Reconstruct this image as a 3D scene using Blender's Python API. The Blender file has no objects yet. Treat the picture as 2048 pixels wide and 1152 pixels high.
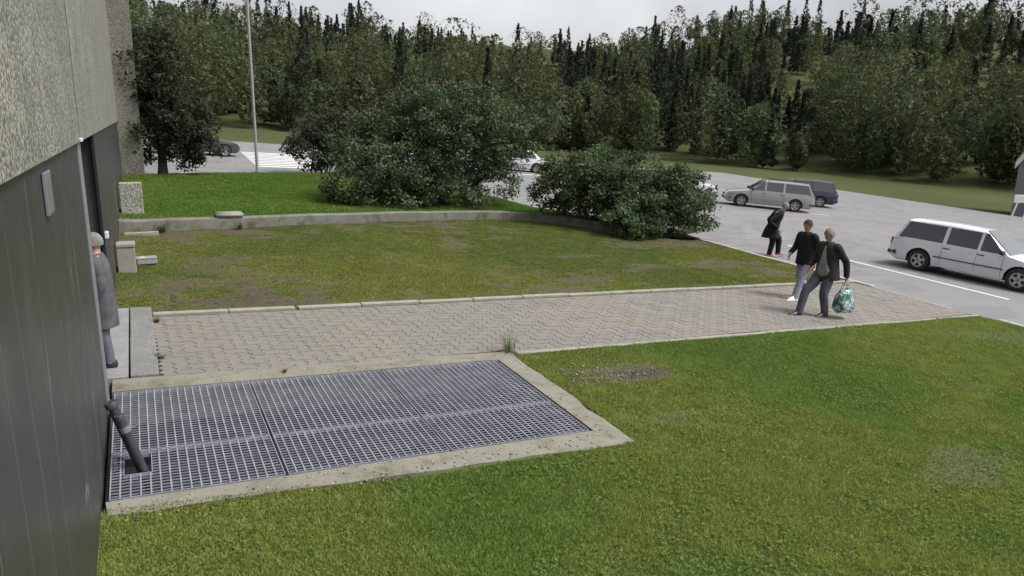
import bpy, bmesh, math, random
import numpy as np
from mathutils import Vector, Matrix

random.seed(7)
sc = bpy.context.scene
COL = sc.collection
PI = math.pi

# ------------------------------------------------------------------ camera, site slope
# The site falls about 4 degrees away from the building: SLOPE turns site
# coordinates (x out from the facade, y along it, z off the ground) into world ones.
PSI = math.radians(28.7497)
SLOPE = Matrix.Rotation(math.radians(4.0), 4, Vector((math.sin(PSI), math.cos(PSI), 0)))
NRM = (SLOPE @ Vector((0, 0, 1))).normalized()

def S(x, y, z=0.0):
    return SLOPE @ Vector((x, y, z))

def gz(x, y):
    return -(NRM.x * x + NRM.y * y) / NRM.z

cam_d = bpy.data.cameras.new('camera')
cam = bpy.data.objects.new('camera', cam_d)
COL.objects.link(cam)
sc.camera = cam
_R = Vector((0.88683, -0.46158, 0.02049))
_F = Vector((0.45356, 0.86148, -0.22822))
_F.normalize(); _R = (_R - _F * _R.dot(_F)).normalized()
_U = _R.cross(_F)
m = Matrix((_R, _U, -_F)).transposed().to_4x4()
m.translation = Vector((0.196, -0.107, 3.192))
cam.matrix_world = m
cam_d.sensor_fit = 'HORIZONTAL'
cam_d.sensor_width = 36.0
cam_d.lens = 36.0 * 1420.0 / 2048.0
cam_d.clip_start = 0.05
cam_d.clip_end = 3000.0

# ------------------------------------------------------------------ sky, sun, exposure
SUN_EL, SUN_AZ = math.radians(54), math.radians(128)     # azimuth clockwise from +Y
w = bpy.data.worlds.new('World')
sc.world = w
w.use_nodes = True
nt = w.node_tree
for n in list(nt.nodes):
    nt.nodes.remove(n)
out = nt.nodes.new('ShaderNodeOutputWorld')
bg = nt.nodes.new('ShaderNodeBackground')
bg.inputs['Strength'].default_value = 0.15
sky = nt.nodes.new('ShaderNodeTexSky')
sky.sky_type = 'NISHITA'
sky.sun_disc = False
sky.sun_elevation = SUN_EL
sky.sun_rotation = SUN_AZ
sky.air_density = 1.0
sky.dust_density = 4.0
sky.ozone_density = 1.0
hs = nt.nodes.new('ShaderNodeHueSaturation')          # overcast: the blue is washed out
hs.inputs['Saturation'].default_value = 0.16
nt.links.new(sky.outputs['Color'], hs.inputs['Color'])
tcw = nt.nodes.new('ShaderNodeTexCoord'); cn = nt.nodes.new('ShaderNodeTexNoise')
cn.inputs['Scale'].default_value = 3.5; cn.inputs['Detail'].default_value = 5
cr = nt.nodes.new('ShaderNodeValToRGB')
cr.color_ramp.elements[0].position = 0.35; cr.color_ramp.elements[0].color = (0.62, 0.63, 0.65, 1)
cr.color_ramp.elements[1].position = 0.68; cr.color_ramp.elements[1].color = (1.0, 1.0, 1.0, 1)
cm = nt.nodes.new('ShaderNodeMix'); cm.data_type = 'RGBA'; cm.blend_type = 'MULTIPLY'; cm.inputs[0].default_value = 1.0
nt.links.new(tcw.outputs['Generated'], cn.inputs['Vector']); nt.links.new(cn.outputs['Fac'], cr.inputs[0])
nt.links.new(hs.outputs['Color'], cm.inputs[6]); nt.links.new(cr.outputs[0], cm.inputs[7])
nt.links.new(cm.outputs[2], bg.inputs['Color'])
nt.links.new(bg.outputs[0], out.inputs[0])

sun_d = bpy.data.lights.new('sun', 'SUN')
sun_d.energy = 1.6
sun_d.angle = math.radians(12)
sun_d.color = (1.0, 0.965, 0.91)
sun = bpy.data.objects.new('sun', sun_d)
COL.objects.link(sun)
_dir = Vector((math.sin(SUN_AZ) * math.cos(SUN_EL), math.cos(SUN_AZ) * math.cos(SUN_EL), math.sin(SUN_EL)))
sun.rotation_euler = _dir.to_track_quat('Z', 'Y').to_euler()
sun.location = (0, 0, 60)

sc.view_settings.view_transform = 'Standard'
sc.view_settings.look = 'None'
sc.view_settings.gamma = 1.0
sc.view_settings.exposure = 0.74
sc.cycles.use_denoising = True
sc.cycles.max_bounces = 6

# ------------------------------------------------------------------ helpers
def tag(o, label=None, cat=None, group=None, kind=None):
    if label: o['label'] = label
    if cat: o['category'] = cat
    if group: o['group'] = group
    if kind: o['kind'] = kind
    return o

def link(o, parent=None):
    COL.objects.link(o)
    if parent is not None:
        o.parent = parent
    return o

def empty(name, loc=(0, 0, 0), rz=0.0, site=False):
    o = bpy.data.objects.new(name, None)
    o.empty_display_size = 0.2
    link(o)
    if site:
        o.matrix_world = Matrix.Translation(Vector(loc)) @ SLOPE @ Matrix.Rotation(rz, 4, 'Z')
    else:
        o.location = loc
        o.rotation_euler = (0, 0, rz)
    return o

class MB:
    """collects verts and faces, builds ONE mesh object"""
    def __init__(self):
        self.v = []; self.f = []; self.m = []
    def add(self, vs, fs, mi=0):
        b = len(self.v)
        self.v += [tuple(p) for p in vs]
        for f in fs:
            self.f.append([i + b for i in f]); self.m.append(mi)
        return self
    def box(self, x0, x1, y0, y1, z0, z1, mi=0):
        vs = [(x0,y0,z0),(x1,y0,z0),(x1,y1,z0),(x0,y1,z0),(x0,y0,z1),(x1,y0,z1),(x1,y1,z1),(x0,y1,z1)]
        return self.add(vs, [(3,2,1,0),(4,5,6,7),(0,1,5,4),(1,2,6,5),(2,3,7,6),(3,0,4,7)], mi)
    def prism(self, poly, z0, z1, mi=0):
        n = len(poly)
        vs = [(p[0], p[1], z0) for p in poly] + [(p[0], p[1], z1) for p in poly]
        fs = [tuple(range(n - 1, -1, -1)), tuple(range(n, 2 * n))]
        fs += [(i, (i + 1) % n, n + (i + 1) % n, n + i) for i in range(n)]
        return self.add(vs, fs, mi)
    def tube(self, pts, rads, n=10, cap=True, mi=0):
        pts = [Vector(p) for p in pts]
        rings = []
        for i, p in enumerate(pts):
            d = (pts[min(i + 1, len(pts) - 1)] - pts[max(i - 1, 0)]).normalized()
            a = d.orthogonal().normalized() if i == 0 else (a - d * a.dot(d)).normalized()
            b = d.cross(a)
            r = rads[i] if hasattr(rads, '__len__') else rads
            rings.append([p + (a * math.cos(2 * PI * k / n) + b * math.sin(2 * PI * k / n)) * r for k in range(n)])
        vs = [q for r in rings for q in r]
        fs = []
        for i in range(len(pts) - 1):
            for k in range(n):
                fs.append((i*n + k, i*n + (k+1) % n, (i+1)*n + (k+1) % n, (i+1)*n + k))
        if cap:
            fs.append(tuple(range(n - 1, -1, -1)))
            fs.append(tuple((len(pts) - 1) * n + k for k in range(n)))
        return self.add(vs, fs, mi)
    def mesh(self, name, mats):
        me = bpy.data.meshes.new(name)
        me.from_pydata(self.v, [], self.f)
        for mm in (mats if isinstance(mats, (list, tuple)) else [mats]):
            me.materials.append(mm)
        if any(self.m):
            me.polygons.foreach_set('material_index', self.m)
        me.update()
        return me
    def build(self, name, mats, parent=None, site=False, smooth=False, bevel=0.0, angle=40):
        me = self.mesh(name, mats)
        if bevel > 0 or smooth:
            bm = bmesh.new(); bm.from_mesh(me)
            bmesh.ops.recalc_face_normals(bm, faces=bm.faces)
            if bevel > 0:
                es = [e for e in bm.edges if len(e.link_faces) == 2 and e.calc_face_angle(0) > math.radians(30)]
                bmesh.ops.bevel(bm, geom=es, offset=bevel, segments=1, affect='EDGES', clamp_overlap=True)
            if smooth:
                for f in bm.faces: f.smooth = True
                for e in bm.edges:
                    if len(e.link_faces) == 2 and e.calc_face_angle(0) > math.radians(angle): e.smooth = False
            bm.to_mesh(me); bm.free()
        o = bpy.data.objects.new(name, me)
        link(o, parent)
        if site: o.matrix_world = SLOPE.copy()
        return o

def np_mesh(name, verts, faces, mat, tint=None, parent=None, site=False, smooth=False):
    """fast mesh from arrays; faces is (n,3) or (n,4); tint is a per-vertex rgb"""
    verts = np.asarray(verts, np.float32); faces = np.asarray(faces, np.int32)
    me = bpy.data.meshes.new(name)
    nv, nf, k = len(verts), len(faces), faces.shape[1]
    me.vertices.add(nv); me.vertices.foreach_set('co', verts.ravel())
    me.loops.add(nf * k); me.loops.foreach_set('vertex_index', faces.ravel())
    me.polygons.add(nf)
    me.polygons.foreach_set('loop_start', np.arange(nf, dtype=np.int32) * k)
    me.polygons.foreach_set('loop_total', np.full(nf, k, np.int32))
    if smooth: me.polygons.foreach_set('use_smooth', np.ones(nf, bool))
    if tint is not None:
        a = me.attributes.new('tint', 'FLOAT_COLOR', 'POINT')
        c = np.ones((nv, 4), np.float32); c[:, :3] = tint
        a.data.foreach_set('color', c.ravel())
    me.update(calc_edges=True)
    me.validate()
    me.materials.append(mat)
    o = bpy.data.objects.new(name, me)
    link(o, parent)
    if site: o.matrix_world = SLOPE.copy()
    return o

_tabs = {}
def vnoise(x, y, seed):
    if seed not in _tabs:
        _tabs[seed] = np.random.default_rng(seed).random((256, 256))
    t = _tabs[seed]
    xi, yi = np.floor(x).astype(int), np.floor(y).astype(int)
    fx, fy = x - xi, y - yi
    fx = fx * fx * (3 - 2 * fx); fy = fy * fy * (3 - 2 * fy)
    a, b = t[xi % 256, yi % 256], t[(xi + 1) % 256, yi % 256]
    c, d = t[xi % 256, (yi + 1) % 256], t[(xi + 1) % 256, (yi + 1) % 256]
    return (a * (1 - fx) + b * fx) * (1 - fy) + (c * (1 - fx) + d * fx) * fy

def fbm(x, y, seed, oct=4):
    s = np.zeros_like(x, dtype=float); amp = 0.5; tot = 0
    for o in range(oct):
        s += amp * vnoise(x * 2 ** o + 17.3 * o, y * 2 ** o + 9.1 * o, seed + o); tot += amp; amp *= 0.5
    return s / tot

def ss(a, b, x):
    t = np.clip((x - a) / (b - a), 0, 1); return t * t * (3 - 2 * t)

# ------------------------------------------------------------------ materials
class NT:
    def __init__(self, name):
        self.mat = bpy.data.materials.new(name); self.mat.use_nodes = True
        self.t = self.mat.node_tree
        self.b = self.t.nodes['Principled BSDF']
        self.co = None
    def n(self, typ, **kw):
        nd = self.t.nodes.new(typ)
        for k, v in kw.items(): setattr(nd, k, v)
        return nd
    def l(self, a, b): self.t.links.new(a, b)
    def coord(self, kind='Object', scale=None):
        tc = self.n('ShaderNodeTexCoord')
        o = tc.outputs[kind]
        if scale:
            mp = self.n('ShaderNodeMapping'); mp.inputs['Scale'].default_value = scale
            self.l(o, mp.inputs['Vector']); o = mp.outputs[0]
        return o
    def noise(self, scale, detail=4, rough=0.6, vec=None, dist=0.0):
        nd = self.n('ShaderNodeTexNoise')
        nd.inputs['Scale'].default_value = scale; nd.inputs['Detail'].default_value = detail
        nd.inputs['Roughness'].default_value = rough; nd.inputs['Distortion'].default_value = dist
        self.l(vec if vec is not None else self.coord(), nd.inputs['Vector'])
        return nd.outputs['Fac']
    def ramp(self, fac, stops):
        r = self.n('ShaderNodeValToRGB')
        el = r.color_ramp.elements
        while len(el) < len(stops): el.new(0.5)
        for e, (p, c) in zip(el, stops):
            e.position = p; e.color = (*c, 1) if len(c) == 3 else c
        self.l(fac, r.inputs[0]); return r.outputs[0]
    def mix(self, fac, a, b, mode='MIX'):
        mx = self.n('ShaderNodeMix', data_type='RGBA', blend_type=mode)
        for s, v in ((0, fac), (6, a), (7, b)):
            if isinstance(v, (int, float)): mx.inputs[s].default_value = v
            elif isinstance(v, tuple): mx.inputs[s].default_value = (*v, 1)
            else: self.l(v, mx.inputs[s])
        return mx.outputs[2]
    def bump(self, h, strength=0.3, dist=0.01):
        bp = self.n('ShaderNodeBump'); bp.inputs['Strength'].default_value = strength
        bp.inputs['Distance'].default_value = dist
        self.l(h, bp.inputs['Height']); self.l(bp.outputs[0], self.b.inputs['Normal'])
    def done(self, color=None, rough=0.8, metal=0.0, spec=0.5):
        if isinstance(color, tuple): self.b.inputs['Base Color'].default_value = (*color, 1)
        elif color is not None: self.l(color, self.b.inputs['Base Color'])
        if isinstance(rough, (int, float)): self.b.inputs['Roughness'].default_value = rough
        else: self.l(rough, self.b.inputs['Roughness'])
        self.b.inputs['Metallic'].default_value = metal
        self.b.inputs['Specular IOR Level'].default_value = spec
        return self.mat

def plain(name, c, rough=0.6, metal=0.0, var=0.12, scale=14.0, bump=0.0, spec=0.5):
    t = NT(name)
    f = t.noise(scale, 5)
    a = tuple(min(1, x * (1 - var)) for x in c); b = tuple(min(1, x * (1 + var)) for x in c)
    if bump: t.bump(f, bump, 0.01)
    return t.done(t.ramp(f, [(0.3, a), (0.7, b)]), rough, metal, spec)

def stone_dark():
    t = NT('dark_stone')
    co = t.coord()
    f = t.noise(3.0, 8, 0.65)
    g = t.noise(60.0, 3)
    base = t.mix(0.4, t.ramp(f, [(0.3, (0.030, 0.029, 0.031)), (0.75, (0.050, 0.048, 0.050))]),
                 t.ramp(g, [(0.3, (0.026, 0.025, 0.027)), (0.7, (0.058, 0.056, 0.057))]))
    # thin pale quartz veins
    mp = t.n('ShaderNodeMapping'); mp.inputs['Rotation'].default_value = (0.32, 0, 0); mp.inputs['Scale'].default_value = (1, 0.55, 0.05)
    t.l(co, mp.inputs['Vector'])
    v = t.noise(2.4, 2, 0.4, mp.outputs[0], 0.0)
    vein = t.ramp(v, [(0.4975, (0, 0, 0)), (0.5, (1, 1, 1)), (0.5025, (0, 0, 0))])
    mask = t.ramp(t.noise(0.9, 2, 0.5), [(0.42, (0, 0, 0)), (0.5, (0.75, 0.75, 0.75))])
    vm = t.n('ShaderNodeMath', operation='MULTIPLY'); t.l(vein, vm.inputs[0]); t.l(mask, vm.inputs[1])
    col = t.mix(vm.outputs[0], base, (0.24, 0.235, 0.23))
    dr = t.ramp(t.noise(2.2, 6, 0.7, t.coord('Object', (1, 0.9, 0.35))), [(0.5, (0, 0, 0)), (0.75, (0.3,) * 3)])
    col = t.mix(dr, col, (0.10, 0.095, 0.09))
    t.bump(g, 0.12, 0.004)
    return t.done(col, t.ramp(f, [(0.3, (0.34,) * 3), (0.7, (0.52,) * 3)]))

def pebble(name, c0, c1, c2, scale=60, strength=0.9):
    t = NT(name)
    vo = t.n('ShaderNodeTexVoronoi'); vo.inputs['Scale'].default_value = scale
    t.l(t.coord(), vo.inputs['Vector'])
    cr = t.ramp(t.n('ShaderNodeSeparateColor').outputs[0], [(0.1, c0), (0.5, c1), (0.95, c2)])
    sepn = [n for n in t.t.nodes if n.type == 'SEPARATE_COLOR'][0]
    t.l(vo.outputs['Color'], sepn.inputs[0])
    inv = t.ramp(vo.outputs['Distance'], [(0.0, (1, 1, 1)), (0.5, (0.25,) * 3), (0.8, (0, 0, 0))])
    big = t.ramp(t.noise(1.3, 5), [(0.3, (0.72, 0.72, 0.70)), (0.7, (1.05, 1.05, 1.03))])
    col = t.mix(1.0, t.mix(t.ramp(vo.outputs['Distance'], [(0.45, (0, 0, 0)), (0.75, (0.5,) * 3)]), cr, tuple(x * 0.6 for x in c0)), big, 'MULTIPLY')
    t.bump(inv, strength, 0.012)
    return t.done(col, 0.85)

def concrete(name, c, moss=0.0, var=0.22, scale=5.0, speck=True):
    t = NT(name)
    f = t.noise(scale, 8, 0.65)
    col = t.ramp(f, [(0.28, tuple(x * (1 - var) for x in c)), (0.72, tuple(x * (1 + var) for x in c))])
    g = t.noise(70, 4)
    col = t.mix(0.35, col, t.ramp(g, [(0.35, tuple(x * 0.6 for x in c)), (0.65, tuple(min(1, x * 1.35) for x in c))]))
    if moss:
        mk = t.ramp(t.noise(2.6, 6, 0.7), [(0.50, (0, 0, 0)), (0.68, (moss,) * 3)])
        col = t.mix(mk, col, (0.075, 0.08, 0.035))
        mk2 = t.ramp(t.noise(1.9, 7, 0.75, t.coord('Object', (1, 1, 2.2))), [(0.55, (0, 0, 0)), (0.7, (moss * 0.9,) * 3)])
        col = t.mix(mk2, col, (0.045, 0.042, 0.036))
    t.bump(g, 0.35, 0.006)
    return t.done(col, 0.9)

def asphalt():
    t = NT('asphalt')
    f = t.noise(0.35, 6, 0.6)
    g = t.noise(90, 3)
    col = t.mix(0.5, t.ramp(f, [(0.3, (0.18, 0.177, 0.177)), (0.7, (0.245, 0.24, 0.24))]),
                t.ramp(g, [(0.3, (0.14, 0.14, 0.14)), (0.7, (0.26, 0.255, 0.255))]))
    st = t.ramp(t.noise(0.8, 5, 0.65), [(0.58, (0, 0, 0)), (0.72, (0.45,) * 3)])
    col = t.mix(st, col, (0.12, 0.118, 0.115))
    # cracks and repair seams
    v = t.noise(0.25, 3, 0.5, None, 1.2)
    cr = t.ramp(v, [(0.4945, (0, 0, 0)), (0.5, (0.8,) * 3), (0.5055, (0, 0, 0))])
    v2 = t.noise(0.11, 4, 0.55, None, 2.0)
    pt = t.ramp(v2, [(0.44, (0.0,) * 3), (0.445, (0.30,) * 3), (0.5, (0.30,) * 3), (0.505, (0, 0, 0))])
    col = t.mix(pt, col, (0.13, 0.13, 0.132))
    col = t.mix(cr, col, (0.07, 0.07, 0.07))
    t.bump(g, 0.3, 0.005)
    return t.done(col, 0.92)

def attr_mat(name, rough=0.7, trans=0.0, var=0.25):
    """colour from the plant's own per-leaf tint, varied leaf by leaf"""
    t = NT(name)
    at = t.n('ShaderNodeAttribute', attribute_name='tint')
    ge = t.n('ShaderNodeNewGeometry')
    v = t.ramp(ge.outputs['Random Per Island'], [(0.0, (1 - var,) * 3), (1.0, (1 + var,) * 3)])
    col = t.mix(1.0, at.outputs['Color'], v, 'MULTIPLY')
    t.done(col, rough, 0, 0.35)
    if trans:
        tr = t.n('ShaderNodeBsdfTranslucent'); t.l(col, tr.inputs['Color'])
        mx = t.n('ShaderNodeMixShader'); mx.inputs[0].default_value = trans
        o = t.t.nodes['Material Output']
        t.l(t.b.outputs[0], mx.inputs[1]); t.l(tr.outputs[0], mx.inputs[2]); t.l(mx.outputs[0], o.inputs['Surface'])
    return t.mat

def soil_mat(name, green, soil):
    t = NT(name)
    at = t.n('ShaderNodeAttribute', attribute_name='tint')
    g = t.noise(45, 5, 0.7)
    k = t.ramp(g, [(0.3, (0.55,) * 3), (0.7, (1.35,) * 3)])
    t.bump(g, 0.8, 0.02)
    return t.done(t.mix(1.0, at.outputs['Color'], k, 'MULTIPLY'), 0.95, 0, 0.15)

M = {}
M['stone'] = stone_dark()
M['fascia'] = pebble('fascia_pebble', (0.12, 0.117, 0.095), (0.215, 0.212, 0.178), (0.42, 0.42, 0.36), 46, 0.45)
M['pier'] = pebble('pier_pebble', (0.22, 0.215, 0.19), (0.38, 0.37, 0.33), (0.52, 0.51, 0.47), 30)
M['wing'] = pebble('wing_pebble', (0.14, 0.133, 0.112), (0.20, 0.193, 0.165), (0.29, 0.28, 0.245), 30, 0.6)
M['granite'] = pebble('granite', (0.17, 0.17, 0.165), (0.235, 0.235, 0.23), (0.34, 0.34, 0.33), 110, 0.25)
M['concrete'] = concrete('concrete', (0.22, 0.21, 0.17), 0.6)
M['concrete_clean'] = concrete('concrete_clean', (0.27, 0.262, 0.22), 0.12)
M['kerb'] = concrete('kerb_concrete', (0.29, 0.285, 0.235), 0.3)
M['street_kerb'] = concrete('street_kerb', (0.42, 0.415, 0.37), 0.1)
M['retaining'] = concrete('retaining_concrete', (0.165, 0.162, 0.14), 0.95, 0.35, 2.0)
M['landing'] = concrete('landing_slab', (0.25, 0.247, 0.255), 0.25)
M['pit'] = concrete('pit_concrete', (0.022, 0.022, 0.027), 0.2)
M['asphalt'] = asphalt()
M['steel'] = plain('galvanised_steel', (0.30, 0.31, 0.36), 0.55, 0.25, 0.25, 6)
M['pipe'] = plain('pipe_steel', (0.06, 0.058, 0.066), 0.5, 0.3, 0.25, 8, 0.1)
M['joint'] = concrete('joint_sand', (0.045, 0.042, 0.028), 0.6)
M['paint'] = plain('road_paint', (0.66, 0.66, 0.66), 0.7, 0, 0.14, 6)
PAV = [concrete('paver_grey', (0.200, 0.194, 0.171), 0.2, 0.18, 2.2), concrete('paver_bluegrey', (0.190, 0.186, 0.170), 0.2, 0.18, 2.2),
       concrete('paver_pink', (0.220, 0.192, 0.167), 0.15, 0.18, 2.2), concrete('paver_rose', (0.212, 0.189, 0.167), 0.15, 0.18, 2.2),
       concrete('paver_tan', (0.208, 0.194, 0.161), 0.25, 0.18, 2.2)]
M['grass'] = attr_mat('grass_blade', 0.75, 0.42, 0.3)
M['leaf'] = attr_mat('leaf', 0.8, 0.28, 0.3)
M['soil'] = soil_mat('soil', None, None)
M['bark'] = plain('bark', (0.06, 0.05, 0.04), 0.9, 0, 0.4, 12, 0.6)
M['white_plastic'] = plain('white_plastic', (0.62, 0.62, 0.63), 0.4, 0, 0.05)
M['black_plastic'] = plain('black_plastic', (0.02, 0.02, 0.021), 0.45, 0, 0.1)
M['grey_box'] = plain('grey_box', (0.27, 0.275, 0.28), 0.5, 0, 0.1)
M['sticker'] = plain('yellow_sticker', (0.62, 0.58, 0.25), 0.5, 0, 0.05)
M['trim'] = plain('pale_metal_trim', (0.33, 0.33, 0.37), 0.35, 0.6, 0.1)
M['dark_frame'] = plain('dark_frame', (0.025, 0.024, 0.035), 0.4, 0.2, 0.1)
t = NT('dark_glass'); M['glass'] = t.done((0.02, 0.023, 0.026), 0.08, 0, 0.6)
t = NT('car_glass'); M['car_glass'] = t.done((0.05, 0.055, 0.06), 0.05, 0, 0.8)
M['tyre'] = plain('tyre', (0.022, 0.022, 0.022), 0.85, 0, 0.2)
M['rim'] = plain('rim', (0.42, 0.42, 0.44), 0.35, 0.7, 0.06)
def paint(name, c, metal=0.0):
    t = NT(name)
    t.b.inputs['Coat Weight'].default_value = 0.6; t.b.inputs['Coat Roughness'].default_value = 0.08
    f = t.noise(3, 5)
    return t.done(t.ramp(f, [(0.3, tuple(x * 0.94 for x in c)), (0.7, tuple(min(1, x * 1.04) for x in c))]), 0.4, metal)
M['silver'] = paint('silver_paint', (0.30, 0.305, 0.30), 0.3)
M['white_car'] = paint('white_paint', (0.66, 0.665, 0.70))
M['navy_car'] = paint('navy_paint', (0.018, 0.018, 0.05))
M['charcoal_car'] = paint('charcoal_paint', (0.035, 0.036, 0.05))
t = NT('lamp_lens'); M['lens'] = t.done((0.62, 0.63, 0.65), 0.12, 0, 0.7)
t = NT('tail_lens'); M['tail'] = t.done((0.30, 0.02, 0.02), 0.15, 0, 0.6)
M['plate'] = plain('number_plate', (0.6, 0.6, 0.58), 0.5)

# ================================================================== THE SETTING
def in_poly(x, y, poly):
    r = np.zeros(x.shape, bool); n = len(poly)
    for i in range(n):
        x0, y0 = poly[i]; x1, y1 = poly[(i + 1) % n]
        c = ((y0 > y) != (y1 > y)) & (x < (x1 - x0) * (y - y0) / (y1 - y0 + 1e-12) + x0)
        r ^= c
    return r

# ---- terrain to the horizon, with a wooded hill beyond the street
def terrain_z(x, y):
    pl = -(NRM.x * x + NRM.y * y) / NRM.z - 0.45 - 1.2 * ss(26, 12, np.hypot(x - 3, y - 7))
    r = np.hypot(x - 15, y - 20)
    k = ss(62, 130, r)
    roll = (fbm(x / 60 + 50, y / 60 + 50, 31, 3) - 0.5) * 26
    hill = np.clip(r - 85, 0, None) * 0.205
    hill = 78 * (1 - np.exp(-hill / 78))
    return pl * (1 - k) + (-2.0) * k + hill + roll * ss(95, 200, r)

gx = np.concatenate([np.arange(-900, -120, 40), np.arange(-120, 160, 5), np.arange(160, 1000, 40)]).astype(float)
gy = np.concatenate([np.arange(-600, -60, 40), np.arange(-60, 200, 5), np.arange(200, 1200, 40)]).astype(float)
X, Y = np.meshgrid(gx, gy, indexing='ij')
V = np.stack([X, Y, terrain_z(X, Y)], -1).reshape(-1, 3)
ni, nj = len(gx), len(gy)
I, J = np.meshgrid(np.arange(ni - 1), np.arange(nj - 1), indexing='ij')
Fq = np.stack([I * nj + J, (I + 1) * nj + J, (I + 1) * nj + J + 1, I * nj + J + 1], -1).reshape(-1, 4)
fn = fbm(X / 9, Y / 9, 77).reshape(-1, 1)
tg = np.array([[0.045, 0.06, 0.02]]) * (1 - fn) + np.array([[0.085, 0.095, 0.035]]) * fn
tag(np_mesh('ground', V, Fq, M['soil'], tg, smooth=True), kind='structure')

# ---- asphalt street
road = MB()
nx, ny = 37, 35
for i in range(nx):
    for j in range(ny):
        if (-18 + 2*i <= 16 and -12 + 2*j <= 18) or (-18 + 2*i <= 12 and -12 + 2*j <= 28): continue   # the lawns and the pit lie here
        road.add([(-20 + 2*i, -14 + 2*j, -0.1), (-18 + 2*i, -14 + 2*j, -0.1), (-18 + 2*i, -12 + 2*j, -0.1), (-20 + 2*i, -12 + 2*j, -0.1)], [(0, 1, 2, 3)])
tag(road.build('road', M['asphalt'], site=True), kind='structure')

# ---- pedestrian crossing: nine bars laid along the street
cw = empty('pedestrian_crossing', S(0, 0, 0), site=True); tag(cw, kind='structure')
for k in range(10):
    y = 36.6 + k * 0.98
    sh = (y - 36.6) * 0.045
    b = MB()
    xa, xb = 5.35 + sh, 8.45 + sh * 3.2
    n = 10
    pts = [(xa + (xb - xa) * i / n, y + 0.05 * random.uniform(-1, 1) * .4 + (i / n) * 0.55) for i in range(n + 1)]
    poly = pts + [(p[0], p[1] + 0.5) for p in reversed(pts)]
    b.prism(poly, -0.0985, -0.094)
    b.build('stripe', M['paint'], cw)
lines = empty('road_marking', S(0, 0, 0), site=True); tag(lines, kind='structure')
b = MB(); b.prism([(19.66, 9.6), (19.80, 9.6), (19.84, 16.8), (19.70, 16.8)], -0.0985, -0.094); b.build('line', M['paint'], lines)
b = MB(); b.prism([(27.2, 29.3), (27.3, 29.45), (31.9, 24.9), (31.8, 24.75)], -0.0985, -0.094); b.build('line', M['paint'], lines)
b = MB(); b.prism([(16.0, 40.0), (30.0, 40.6), (30.0, 40.85), (16.0, 40.25)], -0.0985, -0.094); b.build('line', M['paint'], lines)

# ---- lawns
WALLP = [(-0.30, 17.80), (1.8, 18.42), (4.4, 19.28), (7.0, 20.08), (9.0, 20.5), (10.7, 20.72), (12.0, 20.4), (12.9, 19.5), (13.5, 18.3), (14.4, 17.5), (15.9, 17.2)]
FRONT = [(-0.30, 10.6), (0.2, 11.06), (16.2, 11.5), (16.2, 17.3)] + WALLP[::-1]
WALLC = [(x - (0.05 if i < 6 else -0.05), y + (0.24 if i < 6 else 0.14)) for i, (x, y) in enumerate(WALLP)]
BACK = WALLC[:7] + [(12.9, 19.7), (13.9, 18.6), (15.2, 18.6), (14.4, 20.4), (13.0, 22.2), (12.9, 24.8), (12.0, 28.8), (10.3, 31.9), (8.3, 32.45), (4.3, 31.0), (0.4, 28.6), (-0.35, 28.3)]
BED = [(x + .1, y + .2) for x, y in WALLP[6:]] + [(16.25, 17.3), (16.3, 18.2), (15.4, 20.2), (14.2, 21.6), (12.9, 21.2)]
RIGHT = [(-0.5, 1.0), (16.2, 1.0), (16.2, 8.36), (4.72, 8.34), (4.64, 5.47), (2.4, 5.47), (1.2, 5.6), (-0.5, 5.72)]

def lawn_fields(x, y, kind):
    """bare = how bare the turf is (0..1), warm = how yellow"""
    big = fbm(x * 0.55, y * 0.8, 3, 4); fine = fbm(x * 2.2, y * 2.9, 11, 6); warm = fbm(x * 0.35 + 7, y * 0.5, 23, 3)
    if kind == 'front':
        near = ss(14.5, 11.2, y) * 0.10 + ss(3.5, 0.5, x) * 0.06 + ss(0.5, 0.0, y - 17.4 - x * .26 + 1.2) * 0.0
        bare = ss(0.53, 0.70, big * 0.55 + fine * 0.45 + near)
        bare = np.maximum(bare, 0.8 * ss(0.55, 0.2, np.abs((x - 1.9) * 0.55 + (y - 13.6)) + (fine - .5) * .9) * ss(0.3, 1.2, x) * ss(3.6, 2.2, x))
        bare = np.maximum(bare, 0.85 * ss(0.9, 0.15, np.abs(y - 16.9 - (x - 13.8) * 0.1) + (fine - .5) * 1.2) * ss(12.4, 14.4, x))
        bare = np.maximum(bare, 0.75 * ss(0.35, 0.0, 11.9 - y + (fine - .5) * 1.0 - 0.45 + 0.02 * x) * 0 )
        bare = np.maximum(bare, 0.7 * ss(0.45, 0.1, (y - 11.3) - (fine - .5) * 1.1))
    elif kind == 'back':
        bare = ss(0.66, 0.8, big * 0.5 + fine * 0.5)
    elif kind == 'bed':
        bare = 0.55 + 0.45 * fine
    else:
        bare = 0.45 * ss(0.60, 0.78, big * 0.4 + fine * 0.6)
        bare = np.maximum(bare, ss(0.95, 0.25, np.hypot((x - 5.85) * 0.8, (y - 7.25) * 1.5) + (fine - .5) * 1.2))
        bare = np.maximum(bare, 0.6 * ss(0.55, 0.1, np.hypot((x - 5.6) * 0.45, (y - 5.9) * 1.8) + (fine - .5) * .8))
        bare = np.maximum(bare, 0.7 * ss(0.7, 0.2, np.hypot((x - 8.0) * 0.7, (y - 3.75) * 1.2) + (fine - .5) * 1.0))
        bare = np.maximum(bare, 0.6 * ss(0.7, 0.1, np.abs(y - 7.2 + (x - 14.4) * 0.3) + (fine - .5)) * ss(13, 14.3, x))
    return bare, warm, fine

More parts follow.
